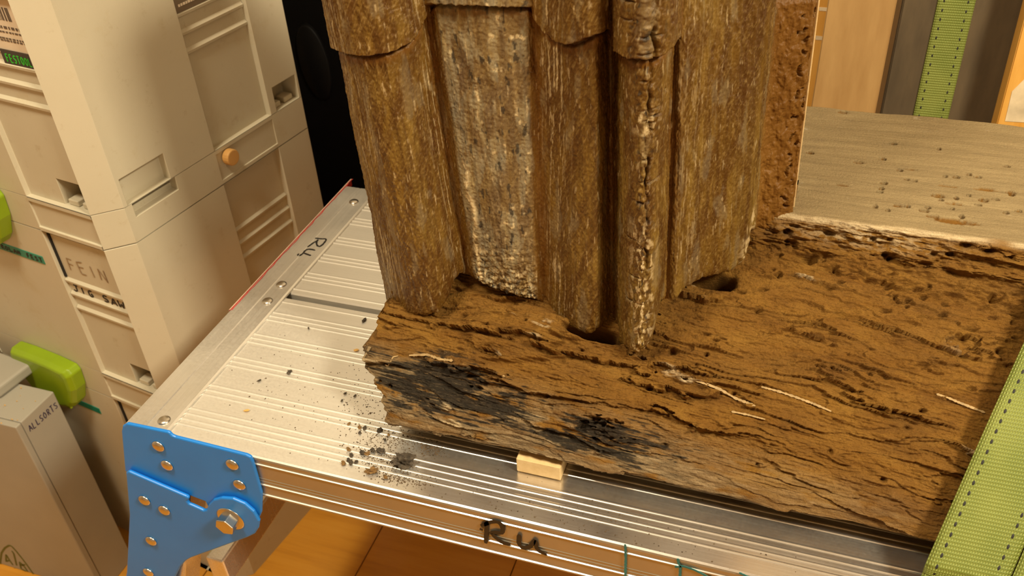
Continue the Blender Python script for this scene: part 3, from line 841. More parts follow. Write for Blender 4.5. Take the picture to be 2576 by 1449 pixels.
    M[..., 0] = np.clip(panel * sst(-.15, .35, n1 + .55 - .75 * np.clip(pl, 0, 1)) * .95 + panel * foot * .5, 0, 1)
    M[..., 0] = np.maximum(M[..., 0], .35 * sst(.3, .6, n1) * (1 - rear) + .35 * panel)
    fl = ridge * sst(-.3, .1, n2 + .2) + foot * sst(.18, .42, n2) * .9 + panel * sst(.5, .7, n2) * sst(0, .4, n1 + .05) * .8
    f3low = f3 * (1 - sst(.17, .21, ZZ)) * sst(.22, .4, n2 + .05) + f3 * np.exp(-((ZZ - .262) / .008) ** 2) * sst(.1, .35, n2)
    f4c = np.exp(-((UU - col(25) - .004) / .007) ** 2) * (1 - sst(.012, .024, hz)) * sst(-.2, .2, n2)
    spk = (1 - rear) * sst(.66, .85, fbm(UU / .0022, ZZ / .016, 267, 3)) * .45
    flank = np.exp(-((UU - col(1)) / .014) ** 2) + np.exp(-((UU - col(11)) / .010) ** 2) + .8 * np.exp(-((UU - col(5)) / .007) ** 2) + .5 * np.exp(-((UU - col(22)) / .012) ** 2)
    lean = UU + .05 * (ZZ - .2) * np.where(UU > col(10), -1.2, .4)
    strk = flank * sst(.34, .6, fbm(lean / .0014, ZZ / .05, 281, 3)) * .7
    M[..., 1] = np.clip(fl + f3low + f4c + spk + strk, 0, 1)
    vall = np.zeros_like(UU)
    for i in (6, 10, 14, 20): vall = np.maximum(vall, np.exp(-((UU - col(i)) / .006) ** 2))
    M[..., 2] = np.clip(rear * .95 + .75 * vall + ok * np.exp(-((k + .004) / .003) ** 2) * .8, 0, 1)
    M[..., 3] = np.clip(foot * sst(.2, .4, fbm(UU / .003, ZZ / .003, 271, 2)) + panel * sst(.5, .65, fbm(UU / .004, ZZ / .012, 273, 3)) * .8 + f3 * sst(.45, .6, fbm(UU / .004, ZZ / .006, 275, 3)) * .8, 0, 1)
    MB = np.zeros((len(V), nb - 2, 4)); MB[..., 2] = .9
    M = np.concatenate([M, MB], 1)
    # underside and top
    def cap(row, mrow, dz):
        c = np.array([row[:, 0].mean(), .56, 0]); o = []; mo = []
        for kf, z in ((.97, .2), (.88, .7), (.6, 1), (.02, 1)):
            q = row.copy(); q[:, 1] = row[:, 1] + (.585 - row[:, 1]) * (1 - kf)
            if kf < .1: q[:, 0] = c[0] + (row[:, 0] - c[0]) * .6
            if dz > 0: q[:, 2] = row[:, 2] + (np.maximum(row[:, 2], .165) - row[:, 2]) * z
            o.append(q); mm = mrow.copy() * 0; mm[:, 2] = .9; mo.append(mm)
        return np.array(o), np.array(mo)
    a, am = cap(P[0], M[0], 1); b, bm_ = cap(P[-1], M[-1], 0)
    P = np.concatenate([a[::-1], P, b]); M = np.concatenate([am[::-1], M, bm_])
    return grid_mesh('carved_drapery', P, M, wrap=True)
carv = link('carved_drapery', build_carving(), MAT['carved_wood'])
recentre(tag(carv, 'carved wooden drapery folds standing upright on the rotten timber', 'wood carving'))
pe = [aty(2060, 0, .585), aty(1993, 545, .585)]
dv = (pe[0] - pe[1]) / (pe[0][2] - pe[1][2]); e0 = pe[1]; e1 = pe[1] + dv * .36
thm = prism([(e0[0] + .0006 * math.cos(a), e0[1] + .0006 * math.sin(a)) for a in np.linspace(0, 2 * math.pi, 7)[:-1]], 'z', e0[2] - .006, e1[2])
for vv in thm.vertices: vv.co.x += dv[0] * (vv.co.z - e0[2])
link('back_edge_fillet', thm, MAT['block_pine'], carv)['label'] = 'thin pale strip along the back edge'

# ------------------------------------------------------------------ green ratchet straps
def strap_mesh(cent, xl, width, th):
    """cent: list of (y, z) along the strap, xl: left edge x at each, with UVs in metres"""
    c = np.array(cent, float); xl = np.array(xl, float)
    t = np.gradient(c, axis=0); t /= np.linalg.norm(t, axis=1)[:, None]
    n = np.stack([t[:, 1], -t[:, 0]], 1)
    if n[:, 0].mean() > 0: n = -n
    arc = np.r_[0, np.cumsum(np.linalg.norm(np.diff(c, axis=0), axis=1))]
    nw = 10; v = []; f = []; uv = []
    for i in range(len(c)):
        for j in range(nw + 1):
            a = j / nw; e = min(a, 1 - a) * width
            h = th * min(1, (e / .0015 + .25))
            v.append((xl[i] + a * width, c[i, 0] + n[i, 0] * h, c[i, 1] + n[i, 1] * h)); uv.append((a * width, arc[i]))
    m = len(v)
    for i in range(len(c)):
        for j in range(nw + 1): v.append((xl[i] + j / nw * width, c[i, 0], c[i, 1])); uv.append((j / nw * width, arc[i]))
    k = nw + 1
    for i in range(len(c) - 1):
        for j in range(nw):
            a = i * k + j; f.append((a, a + 1, a + k + 1, a + k)); f.append((m + a, m + a + k, m + a + k + 1, m + a + 1))
        a = i * k; f.append((a, a + k, m + a + k, m + a)); a = i * k + nw; f.append((a, m + a, m + a + k, a + k))
    me = mesh('strap', v, f, True)
    ul = me.uv_layers.new(name='UVMap')
    for lp in me.loops: ul.data[lp.index].uv = (uv[lp.vertex_index][0] * 10, uv[lp.vertex_index][1] * 10)
    return me, c, n, arc
def stitches(cent, n, arc, xl, off, th, pitch=.0066, w=.0023, ln=.0048):
    bm = bmesh.new(); s = .003
    tot = arc[-1]
    while s < tot:
        y = np.interp(s, arc, cent[:, 0]); z = np.interp(s, arc, cent[:, 1]); x = np.interp(s, arc, xl) + off
        y2 = np.interp(s + .002, arc, cent[:, 0]); z2 = np.interp(s + .002, arc, cent[:, 1]); x2 = np.interp(s + .002, arc, xl) + off
        ny = np.interp(s, arc, n[:, 0]); nz = np.interp(s, arc, n[:, 1])
        d = Vector((x2 - x, y2 - y, z2 - z)).normalized(); N = Vector((0, ny, nz)).normalized(); sd = d.cross(N)
        c = Vector((x, y + ny * th, z + nz * th))
        ring = [bm.verts.new(c + d * ln / 2 * math.cos(a) + sd * w / 2 * math.sin(a) - N * .0004) for a in np.linspace(0, 2 * math.pi, 9)[:-1]]
        tp = bm.verts.new(c + N * .0009)
        for i in range(8): bm.faces.new((ring[i], ring[(i + 1) % 8], tp))
        s += pitch
    return bm_mesh(bm, 's', True)
def make_strap(name, cent, xl, width, th, label, offs, pitch=.0066):
    me, c, n, arc = strap_mesh(cent, xl, width, th)
    o = recentre(tag(link(name, me, MAT['webbing']), label, 'strap'))
    for q in offs:
        sm = stitches(c, n, arc, np.array(xl), q, th, pitch)
        so = link('stitching', sm, MAT['stitch_black'], o); so['kind'] = 'stuff'
    return o
path = [(.735, .1565), (.66, .1565), (.60, .1565), (.583, .156), (.572, .152), (.560, .143), (.545, .134), (.52, .1195), (.48, .0945), (.455, .0745), (.437, .0565), (.42, .040), (.41, .030), (.395, .015), (.383, .004), (.374, -.0015), (.371, -.010), (.371, -.03), (.371, -.0475), (.38, -.052), (.45, -.053)]
def dens(path, k=6):
    o = []
    for a, b in zip(path, path[1:]):
        for i in range(k): o.append((a[0] + (b[0] - a[0]) * i / k, a[1] + (b[1] - a[1]) * i / k))
    o.append(path[-1]); q = np.array(o)
    for _ in range(6): q[1:-1] = (q[:-2] + 2 * q[1:-1] + q[2:]) / 4
    return q
pc = dens(path)
for _i in range(len(pc)):
    if pc[_i, 1] > .02: pc[_i] += (-.0042, .0050)
xl = np.array([.100 + (p[0] - .383) * .36 if p[1] > -.02 else .0965 for p in pc])
make_strap('ratchet_strap', pc, xl, .0455, .0016, 'green woven strap with black stitching over the rotten timber in front', (.0062, .0375))
pc2 = pc.copy()
xl2 = xl + .0462 + np.linspace(-.0, .0, len(xl))
make_strap('ratchet_strap', pc2, xl2, .048, .0010, 'second green strap layer half hidden under the stitched front strap', (.006, .041))

# ------------------------------------------------------------------ boards leaning on the back wall
LEAN = math.radians(8.0)
BP = (0, .90, .10); BN = (0, math.cos(LEAN), -math.sin(LEAN))
def lean_board(name, e_left, e_right, th, mat, label, z1=.9, dy=0.0, bev=.001):
    """edges traced as two pixels each; runs down to the floor and up to the wall"""
    p0 = (BP[0], BP[1] + dy, BP[2])
    def edge(e):
        a = at(*e[0], p0, BN); b = at(*e[1], p0, BN)
        return lambda z: (a[0] + b[0]) / 2
    L, R = edge(e_left), edge(e_right)
    yof = lambda z: p0[1] + (z - p0[2]) * math.tan(LEAN)
    zb = FL + .001
    bm = bmesh.new(); vs = []
    for z in (zb, z1):
        for (x, y) in ((L(z), yof(z)), (R(z), yof(z)), (R(z), yof(z) + th), (L(z), yof(z) + th)): vs.append(bm.verts.new((x, y, z)))
    for q in ((0, 1, 2, 3), (4, 7, 6, 5), (0, 4, 5, 1), (1, 5, 6, 2), (2, 6, 7, 3), (3, 7, 4, 0)): bm.faces.new([vs[i] for i in q])
    bmesh.ops.recalc_face_normals(bm, faces=bm.faces)
    bmesh.ops.bevel(bm, geom=list(bm.edges), offset=bev, segments=2, affect='EDGES')
    return recentre(tag(link(name, bm_mesh(bm), mat), label, 'board')), L, R, yof
ob, *_ = lean_board('pine_plank', ((2050, 0), (2032, 150)), ((2100, 0), (2082, 150)), .018, MAT['orange_pine'], 'orange pine plank with white paint marks showing behind the carving', dy=.024)
lean_board('pine_plank', ((2090, 0), (2035, 265)), ((2250, 0), (2210, 275)), .020, MAT['pine'], 'pale tan pine plank leaning between carving and dark board')
db, DL, DR, yof = lean_board('old_plank', ((2264, 0), (2228, 275)), ((2600, 0), (2500, 300)), .022, MAT['old_board'], 'dark weathered plank leaning behind the thin green strap', dy=.006)
rb, *_ = lean_board('pine_plank', ((2590, 40), (2500, 300)), ((2760, 40), (2690, 300)), .03, MAT['orange_pine'], 'orange pine plank at the right edge of the picture', dy=-.030)
# white paint marks on the orange planks
def mark(parent, pts, dy):
    p0 = (BP[0], BP[1] + dy - .0004, BP[2])
    P = [at(a, b, p0, BN) for a, b in pts]
    v = [tuple(p) for p in P] + [(p[0], p[1] + .0004, p[2]) for p in P]; n = len(P)
    link('paint_mark', mesh('p', v, [tuple(range(n)), tuple(range(2 * n - 1, n - 1, -1))] + [(i, (i + 1) % n, n + (i + 1) % n, n + i) for i in range(n)]), MAT['white_paint'], parent)
mark(ob, [(2060, 18), (2090, 20), (2088, 29), (2060, 27)], .024)
mark(ob, [(2052, 90), (2072, 92), (2070, 101), (2051, 100)], .024)
mark(rb, [(2546, 230), (2576, 200), (2640, 230), (2640, 312), (2528, 305)], -.030)
# strap round the dark plank
a0, a1 = at(2368, 0, (0, BP[1] + .004, BP[2]), BN), at(2290, 287, (0, BP[1] + .004, BP[2]), BN)
w = at(2464, 0, (0, BP[1] + .004, BP[2]), BN)[0] - a0[0]
zz = np.linspace(FL + .02, .62, 60)
bc_ = [(BP[1] + .0055 + (z - BP[2]) * math.tan(LEAN), z) for z in zz]
xs = [(a1[0] + a0[0]) / 2 for z in zz]
make_strap('ratchet_strap', bc_, xs, w, .0012, 'thin green strap hanging over the dark plank in the background', (w * .17, w * .81), .0085)

# ------------------------------------------------------------------ stacked plastic tool boxes
TH = math.radians(80.7 - 90)
A0 = (-.583, .527)
dU = Vector((math.cos(TH), math.sin(TH), 0)); dN = Vector((-math.sin(TH), math.cos(TH), 0))
BW, BD = .396, .296
def facade(bm, us, zs, depth, place):
    nu, nz = len(us) - 1, len(zs) - 1
    D = [[depth((us[i] + us[i + 1]) / 2, (zs[j] + zs[j + 1]) / 2) for j in range(nz)] for i in range(nu)]
    q = lambda u, z, d: bm.verts.new(place(u, z, d))
    for i in range(nu):
        for j in range(nz):
            d = D[i][j]
            bm.faces.new([q(us[i], zs[j], d), q(us[i + 1], zs[j], d), q(us[i + 1], zs[j + 1], d), q(us[i], zs[j + 1], d)])
            if i + 1 < nu and abs(D[i + 1][j] - d) > 1e-6:
                e = D[i + 1][j]; bm.faces.new([q(us[i + 1], zs[j], d), q(us[i + 1], zs[j], e), q(us[i + 1], zs[j + 1], e), q(us[i + 1], zs[j + 1], d)])
            if j + 1 < nz and abs(D[i][j + 1] - d) > 1e-6:
                e = D[i][j + 1]; bm.faces.new([q(us[i], zs[j + 1], d), q(us[i + 1], zs[j + 1], d), q(us[i + 1], zs[j + 1], e), q(us[i], zs[j + 1], e)])
CH = .019
def shell(z0, z1, fd, rd, us, ts, zs):
    """box shell with chamfered upright corners; fd / rd give the recess of the front / right side"""
    bm = bmesh.new()
    facade(bm, us, zs, fd, lambda u, z, d: (-u, d, z))
    facade(bm, ts, zs, rd, lambda t, z, d: (-d, t, z))
    q = bm.verts.new
    for j in range(len(zs) - 1):
        a, b = zs[j], zs[j + 1]
        e1, e2 = us[0], ts[0]
        arc = [(-e1 + e1 * math.sin(t), e2 - e2 * math.cos(t)) for t in np.linspace(0, math.pi / 2, 2)]
        for (p, r) in zip(arc, arc[1:]): bm.faces.new([q((p[0], p[1], a)), q((r[0], r[1], a)), q((r[0], r[1], b)), q((p[0], p[1], b))])
        for (p, r) in (((0, BD - CH), (-CH, BD)), ((-CH, BD), (-BW + CH, BD)), ((-BW + CH, BD), (-BW, BD - CH)), ((-BW, BD - CH), (-BW, CH)), ((-BW, CH), (-BW + CH, 0))):
            bm.faces.new([q((p[0], p[1], a)), q((r[0], r[1], a)), q((r[0], r[1], b)), q((p[0], p[1], b))])
    e1, e2 = us[0], ts[0]
    ring = [(-e1 + e1 * math.sin(t), e2 - e2 * math.cos(t)) for t in np.linspace(0, math.pi / 2, 2)] + [(0, BD - CH), (-CH, BD), (-BW + CH, BD), (-BW, BD - CH), (-BW, CH), (-BW + CH, 0)]
    for z in (z0, z1):
        bm.faces.new([q((x, y, z)) for x, y in ring])
    bmesh.ops.remove_doubles(bm, verts=bm.verts, dist=1e-5)
    return bm_mesh(bm)
def tool_box(z0, z1, label, feats):
    """one stacking box; feats: cards on it"""
    base = (A0[0], A0[1], z0)
    t = thing('tool_box', base, label, 'tool box', TH, 'stacked plastic tool boxes')
    H = z1 - z0; LID = .037
    zs_b = [0, .0005, .027, H - LID - .078, H - LID - .0012]
    us = [CH, .022, .057, .105, .291, .339, .374, BW - CH]
    ts = [.022, .0265, .08, .140, .2265, .236, .2735, BD - CH]
    def fd(u, z):
        if z < .027 and (.022 < u < .057 or .339 < u < .374): return .022
        if (CH < u < .105 or .291 < u < BW - CH) and z > .027 * 0: return .0055 if u < .105 and z > .03 else (.0055 if z > .03 else 0.0)
        return 0.0
    us_b = [CH, .0225, .057, .105, .291, .339, .3735, BW - CH]
    def fdb(u, z):
        if z0 > FL + .01 and z < .027 and (.0225 < u < .057 or .339 < u < .3735): return .024
        if u < .105 or u > .291: return .0050
        return 0.0
    def rdb(tt, z):
        if z0 > FL + .01 and z < .027 and .0265 < tt < .08: return .0085
        if z0 > FL + .01 and z < .027 and .236 < tt < .2735: return .022
        if .140 < tt < .2265: return .0065
        return 0.0
    body = link('body', shell(0, H - LID - .0012, fdb, rdb, us_b, ts, zs_b), MAT['box_plastic'], t, 'local')
    bv = body.modifiers.new('soft', 'BEVEL'); bv.width = .0022; bv.segments = 3; bv.limit_method = 'ANGLE'; bv.angle_limit = math.radians(35)
    zl = [H - LID, H - LID + .004, H - .014, H - .008, H - .004, H]
    def fdl(u, z):
        m = (z > H - LID + .004) and (z < H - .004)
        if u < .105 or u > .291: return .0016 if m else -.0006
        return 0.0
    def rdl(tt, z):
        if .140 < tt < .2265 and H - LID + .004 < z < H - .004: return .0012
        if .031 < tt < .085 and z > H - .008: return .035
        if .031 < tt < .085 and z > H - .014: return .0095
        return 0.0
    ts_l = [.022, .031, .085, .140, .2265, BD - CH]
    lid = link('lid', shell(H - LID, H, fdl, rdl, [CH, .105, .291, BW - CH], ts_l, zl), MAT['box_plastic'], t, 'local')
    bv = lid.modifiers.new('soft', 'BEVEL'); bv.width = .0014; bv.segments = 2; bv.limit_method = 'ANGLE'; bv.angle_limit = math.radians(35)
    # a shadow line between lid and body
    link('seam_shadow', boxm((-BW + .02, .02, H - LID - .0016), (-.02, BD - .02, H - LID + .0004)), MAT['gap_black'], t, 'local')
    def louver(parent, a, b, z, side):
        p = [(0, -.0030), (.0024, -.0016), (.0027, .0008), (0, .0034)]
        v = []; f = []
        for s_ in (a, b):
            for (o_, dz) in p:
                v.append((-s_, .0050 - o_, z + dz) if side == 'f' else (-.0065 + o_, s_, z + dz))
        n = 4
        f = [(0, 1, 2, 3), (7, 6, 5, 4)] + [(i, i + 4, (i + 1) % 4 + 4, (i + 1) % 4) for i in range(4)]
        bmx = bmesh.new(); vv = [bmx.verts.new(q) for q in v]
        for q in f: bmx.faces.new([vv[i] for i in q])
        link('louver_rib', bm_mesh(bmx), MAT['box_plastic'], parent, 'local')
    zr = [H - .0985, H - .1155, H - .1335]
    for z in zr:
        if z > .035:
            louver(body, .0195, .1045, z, 'f'); louver(body, .2915, .376, z, 'f'); louver(body, .1405, .226, z, 'r')
    # black upright strip standing in for shade at the front recess edge
    link('recess_edge_shade', boxm((-.1050, .0036, max(.036, zr[0] + .004)), (-.1020, .0052, H - LID - .006)), MAT['gap_black'], body, 'local')
    # latch: wide turning handle across the lid of this box
    bm = bmesh.new()
    out = [(-.050, .020), (-.046, .0265), (-.020, .0285), (.020, .0285), (.046, .0265), (.050, .020), (.047, -.002), (.036, -.026), (.028, -.035), (.014, -.040), (-.014, -.040), (-.028, -.035), (-.036, -.026), (-.047, -.002)]
    rings = []
    for (k_, dy, inz) in ((1.0, .000, 0), (1.0, -.013, 0), (.93, -.0185, 0), (.84, -.0195, 0)):
        rings.append([bm.verts.new((-.190 + a * k_, dy, H - .036 + .01 + b * k_)) for a, b in out])
    n = len(out)
    for r0, r1 in zip(rings, rings[1:]):
        for i in range(n): bm.faces.new((r0[i], r0[(i + 1) % n], r1[(i + 1) % n], r1[i]))
    bm.faces.new(rings[-1]); bm.faces.new(rings[0][::-1])
    la = link('latch', bm_mesh(bm, 'latch'), MAT['latch_green'], t, 'local')
    bv = la.modifiers.new('soft', 'BEVEL'); bv.width = .0015; bv.segments = 2
    link('latch_lip', boxm((-.214, -.0165, H - .036 - .029), (-.166, -.013, H - .036 - .022), .001), MAT['latch_green'], la, 'local')
    return t, body, lid, H
zA, zB, zC = .0845, -.137, FL
boxC = tool_box(zC, zB - .0006, 'beige plastic tool box on the floor, lowest of the stack', {})
boxB = tool_box(zB, zA - .0006, 'beige plastic tool box marked JIG SAW in the middle of the stack', {})
boxA = tool_box(zA, .3185, 'beige plastic tool box with paper label, on top of the stack', {})
# locating feet seen in the hand-holds
for (t, body, lid, H) in (boxB, boxA):
    for (a, b) in ((.024, .034), (.040, .053)):
        link('stacking_lug', boxm((-b, .006, .0001), (-a, .018, .0060), .001), MAT['box_plastic'], body, 'local')
    for (a, b) in ((.240, .250), (.256, .270)):
        link('stacking_lug', boxm((-.018, a, .0001), (-.006, b, .0060), .001), MAT['box_plastic'], body, 'local')
tB, bodyB, lidB, HB = boxB
tA, bodyA, lidA, HA = boxA
tC, bodyC, lidC, HC = boxC
NF = (0, -1, 0)
# writing on the middle box
me = lettering('JIG SAW', (-.1005, .0049, HB - .1118), (1, 0, 0), (0, 0, 1), .0080, .0108, .0017, NF, .0004)
link('handwriting', me, MAT['black_ink'], bodyB, 'local')['label'] = 'black handwritten words JIG SAW'
me = lettering('FEIN', (-.093, .0048, HB - .083), (1, 0, 0), (0, 0, 1), .014, .0150, .0013, NF, .0003)
link('handwriting', me, MAT['faint_ink'], bodyB, 'local')['label'] = 'faded handwriting above the ribs'
def tape(parent, u0, u1, z, h, words):
    o = link('tape_label', boxm((-u1, -.0007, z), (-u0, .0001, z + h), .0002, 1), MAT['teal_tape'], parent, 'local'); o['label'] = 'teal embossed tape label'
    for (wd, u) in words:
        link('tape_lettering', lettering(wd, (-u, -.0007, z + .0022), (1, 0, 0), (0, 0, 1), h - .0045, .0062, .0013, NF, .0003), MAT['black_ink'], o, 'local')
tape(bodyB, .122, .232, HB - .0825, .0095, (('ROLAN', .186), ('FEST', .147)))
tape(bodyC, .140, .235, HC - .076, .0085, ())
# cork plug on the lid of the middle box
c = Vector((-.0005, .155, HB - .013))
pl = prism([(c.y + .0085 * math.cos(q), c.z + .0085 * math.sin(q)) for q in np.linspace(0, 2 * math.pi, 19)[:-1]], 'x', -.0008, .0075, .0012)
link('cork_plug', pl, MAT['cork'], lidB, 'local')
# cards in the slots of the top box
o = link('paper_card', boxm((-.104, .0040, HA - .088), (-.0205, .0049, HA - .0385)), MAT['label_white'], bodyA, 'local')
for i in range(26):
    u = .030 + i * .0018 + random.uniform(-.0004, .0004)
    link_w = random.choice((.0005, .0008, .0012))
    bmx = bmesh.new(); box_bm(bmx, (-u - link_w, .0037, HA - .0585), (-u, .0041, HA - .0475)) if i < 24 else None
    if i == 0: barc = bmx
    else:
        tmp = bpy.data.meshes.new('x'); bmx.to_mesh(tmp); bmx.free(); barc.from_mesh(tmp); bpy.data.meshes.remove(tmp)
link('barcode', bm_mesh(barc), MAT['print_dark'], o, 'local')
bmx = bmesh.new()
for (zz_, hh) in ((.0635, .0022), (.0680, .0013), (.0735, .0013), (.0755, .0013)):
    u = .024
    while u < .085:
        l_ = random.uniform(.0015, .004); box_bm(bmx, (-u - l_, .0037, HA - zz_ - hh), (-u, .0041, HA - zz_)); u += l_ + random.uniform(.0006, .002)
link('small_print', bm_mesh(bmx), MAT['print_dark'], o, 'local')
o = link('brand_strip', boxm((-.060, .0030, HA - .0985), (-.0205, .0044, HA - .0845)), MAT['label_black'], bodyA, 'local')
link('brand_lettering', lettering('FESTOOL', (-.0555, .0030, HA - .0950), (1, 0, 0), (0, 0, 1), .0068, .0047, .0011, NF, .0003, .05, .01), MAT['print_green'], o, 'local')
o = link('paper_card', boxm((-.0062, .1415, HA - .085), (-.0052, .2255, HA - .0385)), MAT['label_white'], bodyA, 'local')
o = link('brand_strip', boxm((-.0056, .1415, HA - .0965), (-.0042, .196, HA - .0815)), MAT['label_grey'], bodyA, 'local')
o2 = link('brand_strip', boxm((-.0056, .196, HA - .0965), (-.0042, .2255, HA - .0815)), MAT['label_black'], bodyA, 'local')
bmx = bmesh.new(); u = .147
while u < .176:
    l_ = random.uniform(.0014, .003); box_bm(bmx, (-.0043, u, HA - .0915), (-.0039, u + l_, HA - .0892)); u += l_ + .0008
link('small_print', bm_mesh(bmx), MAT['label_white'], o, 'local')
# ------------------------------------------------------------------ slim grey case in front of the stack
CXR, CY0, CY1, CZT = -.7445, .4665, .5245, -.162
case = thing('slim_case', (CXR - .15, (CY0 + CY1) / 2, FL), 'slim grey case marked ALLSORTS standing before the tool boxes', 'case')
link('body', boxm((CXR - .33, CY0 + .0085, FL), (CXR - .0012, CY1, CZT), .0012), MAT['grey_case'], case)
cl = link('front_panel', boxm((CXR - .332, CY0, FL), (CXR, CY0 + .0075, CZT + .0006), .0012), MAT['grey_case'], case)
me = lettering('ALLSORTS', (CXR - .0012, CY0 + .013, CZT - .0185), (0, 1, -.06), (0, 0, 1), .0082, .0054, .0011, (1, 0, 0), .0003)
link('handwriting', me, MAT['violet_ink'], case)['label'] = 'purple handwritten word ALLSORTS'
lc = [aty(a, b, CY0) for a, b in ((-8, 1405), (20, 1369), (45, 1390), (85, 1449))]
z97 = lambda a, b: aty(a / 9.725, 1300 + b / 9.725, CY0)
S = pl_strokes([[(20, 1290), (10, 1080), (40, 880), (120, 760), (220, 700), (280, 710), (390, 830), (560, 1040), (700, 1230), (840, 1430), (900, 1560), (880, 1700), (700, 1720), (480, 1640), (240, 1440), (60, 1290), (20, 1290)],
                [(150, 1080), (150, 920), (235, 1060), (320, 1180)], [(140, 1090), (230, 1065)], [(290, 830), (340, 900), (410, 1190)],
                [(680, 1340), (600, 1220), (480, 1100), (520, 1270), (640, 1330)], [(500, 1180), (620, 1170)], [(140, 1260), (200, 1300), (380, 1265)], [(390, 1480), (400, 1360), (500, 1400), (560, 1480)], [(510, 1330), (620, 1450)]], z97)
link('printed_emblem', ribbons(S, .0026, NF, .0003), MAT['green_print'], cl)['label'] = 'green ring emblem with letters'
# thin plastic lid lying on the case
lidm = boxm((-.16, -.030, 0), (0, .018, .0135), .003, 3)
o = link('plastic_lid', lidm, MAT['grey_case']); o.rotation_euler = (0, 0, TH * .8)
o.location = (-.7905, .5265, CZT + ZP + .0012)
tag(o, 'flat grey plastic lid lying on top of the slim case', 'lid')
link('clasp', boxm((-.030, -.0325, .002), (-.004, -.0295, .0105), .0008), MAT['label_grey'], o, 'local')
# ------------------------------------------------------------------ black trunk added to darken the gap behind the boxes
bk = thing('black_filler', (-.52, 1.0, FL), 'black trunk added for the dark gap behind the tool boxes', 'filler')
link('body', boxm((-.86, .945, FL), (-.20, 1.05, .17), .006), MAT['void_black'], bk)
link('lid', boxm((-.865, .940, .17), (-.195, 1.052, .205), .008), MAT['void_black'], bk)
v = []; f = []
for k_ in range(28):
    a = 2 * math.pi * k_ / 28
    for (r, dy) in ((1.0, 0), (.9, -.0035)):
        v.append((-.606 + .022 * r * math.cos(a) + .010 * math.sin(a) * r * -.3, .945 + dy, .058 + .052 * r * math.sin(a)))
for k_ in range(28):
    f.append((2 * k_, 2 * ((k_ + 1) % 28), 2 * ((k_ + 1) % 28) + 1, 2 * k_ + 1))
f.append(tuple(range(1, 56, 2))); f.append(tuple(range(0, 56, 2))[::-1])
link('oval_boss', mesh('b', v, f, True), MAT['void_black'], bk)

# ------------------------------------------------------------------ crumbs of rotten wood on the deck
def chunk(c, size, seed, el=(1, 1, 1), rz=0.0, sub=3, rough=.5):
    bm = bmesh.new(); bmesh.ops.create_icosphere(bm, subdivisions=sub, radius=1)
    for vtx in bm.verts:
        p = np.array(vtx.co); n = float(fbm(p[0] * 1.4 + p[2] * 2 + seed, p[1] * 1.4 - p[2] + seed * .7, 300 + seed, 3))
        vtx.co *= (1 + rough * n)
        vtx.co.z = max(vtx.co.z, -.45)
    M = Matrix.Translation(c) @ Matrix.Rotation(rz, 4, 'Z') @ Matrix.Diagonal((size * el[0], size * el[1], size * el[2], 1)) @ Matrix.Translation((0, 0, .45))
    bmesh.ops.transform(bm, matrix=M, verts=bm.verts)
    return bm_mesh(bm)
def put(px, py, r, mat, label, group, seed, el=(1, 1, .6), rz=0, rough=.5):
    p = atz(px, py, .0009)
    o = link('wood_crumb', chunk((p[0], p[1], .0009), r, seed, el, rz, 3, rough), mat)
    return recentre(tag(o, label, 'wood crumb', group))
G1 = 'crumbs of rotten wood on the deck'
put(1015, 1170, .0058, MAT['chunk_dark'], 'largest blackish wood chunk lying on the deck before the timber', G1, 1, (1.2, .7, 1.05), .35, .9)
put(935, 1188, .0040, MAT['chunk_brown'], 'orange-brown wood chunk nearest the front edge of the deck', G1, 2, (1.0, .55, .55), .5, .8)
sm = [(864, 1166, .0018), (882, 1164, .0019), (896, 1163, .0015), (877, 1131, .0016), (884, 1146, .0017), (912, 1140, .0019), (924, 1142, .0017), (938, 1134, .0018), (960, 1135, .0022), (905, 1076, .0015),
      (918, 1078, .0017), (955, 1084, .0021), (970, 1201, .0014), (905, 1089, .0012), (952, 1132, .0014), (978, 1094, .0011), (968, 1107, .0012), (876, 1157, .0013), (878, 1067, .0012)]
for i, (px, py, r) in enumerate(sm):
    put(px, py, r, MAT['chunk_dark'] if i % 3 else MAT['chunk_brown'], 'small brown crumb of rotten wood scattered on the deck', G1, 10 + i, (1.2, .8, .7), random.uniform(0, 3), .6)
for i, (px, py, r) in enumerate([(916, 806, .0022), (728, 937, .0022), (776, 826, .0011), (652, 958, .0013), (893, 996, .0012), (860, 1008, .0011), (868, 990, .0012)]):
    put(px, py, r, MAT['chunk_dark'], 'lone dark speck of wood on the left part of the deck', G1, 50 + i, (1.3, .6, .5), random.uniform(0, 3), .5)
put(620, 1033, .0016, MAT['crumb_yellow'], 'tiny yellow wood chip on the deck near the rail', G1, 70, (1.4, .6, .3), .4)
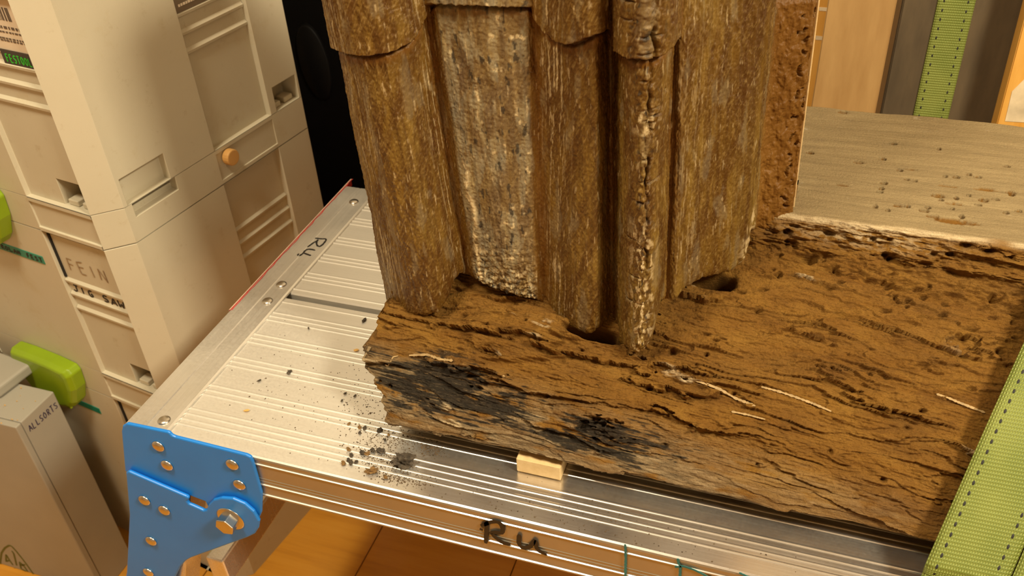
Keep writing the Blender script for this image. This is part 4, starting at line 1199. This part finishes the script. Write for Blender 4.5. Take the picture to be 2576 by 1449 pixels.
put(896, 881, .0018, MAT['crumb_yellow'], 'tiny yellow wood chip beside the end of the timber', G1, 71, (1.2, .8, .3), .4)
# finest dust
bm = bmesh.new()
def speck(x, y, r):
    z = .0010
    a0_ = random.uniform(0, 6.28); e = random.uniform(.5, 1)
    b = [bm.verts.new((x + r * math.cos(a0_ + k * 1.57) * (e if k % 2 else 1), y + r * math.sin(a0_ + k * 1.57) * (e if k % 2 else 1), z - .0009)) for k in range(4)]
    t = bm.verts.new((x, y, z + r * .8 - .0009))
    for k in range(4): bm.faces.new((b[k], b[(k + 1) % 4], t))
cl_ = [(960, 1150, 75, 34, 700), (1010, 1200, 60, 16, 380), (985, 1100, 90, 26, 420), (1085, 1125, 26, 16, 260), (920, 1010, 55, 60, 160), (800, 1000, 230, 130, 220), (1500, 1330, 330, 40, 120), (1500, 1290, 330, 60, 120)]
for (cx_, cy_, sx_, sy_, n_) in cl_:
    for i in range(n_):
        px = random.gauss(cx_, sx_ * .6); py = random.gauss(cy_, sy_ * .6) + (px - cx_) * .22
        p = atz(px, py, .001)
        if YF + .001 < p[1] < .56 and p[0] > -.436: speck(p[0], p[1], abs(random.gauss(.00028, .00022)) + .00016)
tag(link('wood_dust', bm_mesh(bm), MAT['crumb_dark']), 'fine brown wood dust scattered over the aluminium deck', 'wood dust', kind='stuff')
bm = bmesh.new()
for i in range(40):
    x_ = CXR - random.uniform(.005, .09); y_ = random.choice((CY0 + random.uniform(.0, .012), random.uniform(CY0, CY1)))
    r = random.uniform(.0005, .0016); a0_ = random.uniform(0, 6)
    b = [bm.verts.new((x_ + r * math.cos(a0_ + k * 1.57), y_ + r * math.sin(a0_ + k * 1.57) * .6, CZT + .0007)) for k in range(4)]; t = bm.verts.new((x_, y_, CZT + .0007 + r))
    for k in range(4): bm.faces.new((b[k], b[(k + 1) % 4], t))
tag(link('sawdust', bm_mesh(bm), MAT['crumb_yellow']), 'yellow sawdust flakes on top of the slim grey case', 'sawdust', kind='stuff')
# curled wood fibre on the timber
# clean helper keys
for o in bpy.data.objects:
    if '_b' in o.keys(): del o['_b']
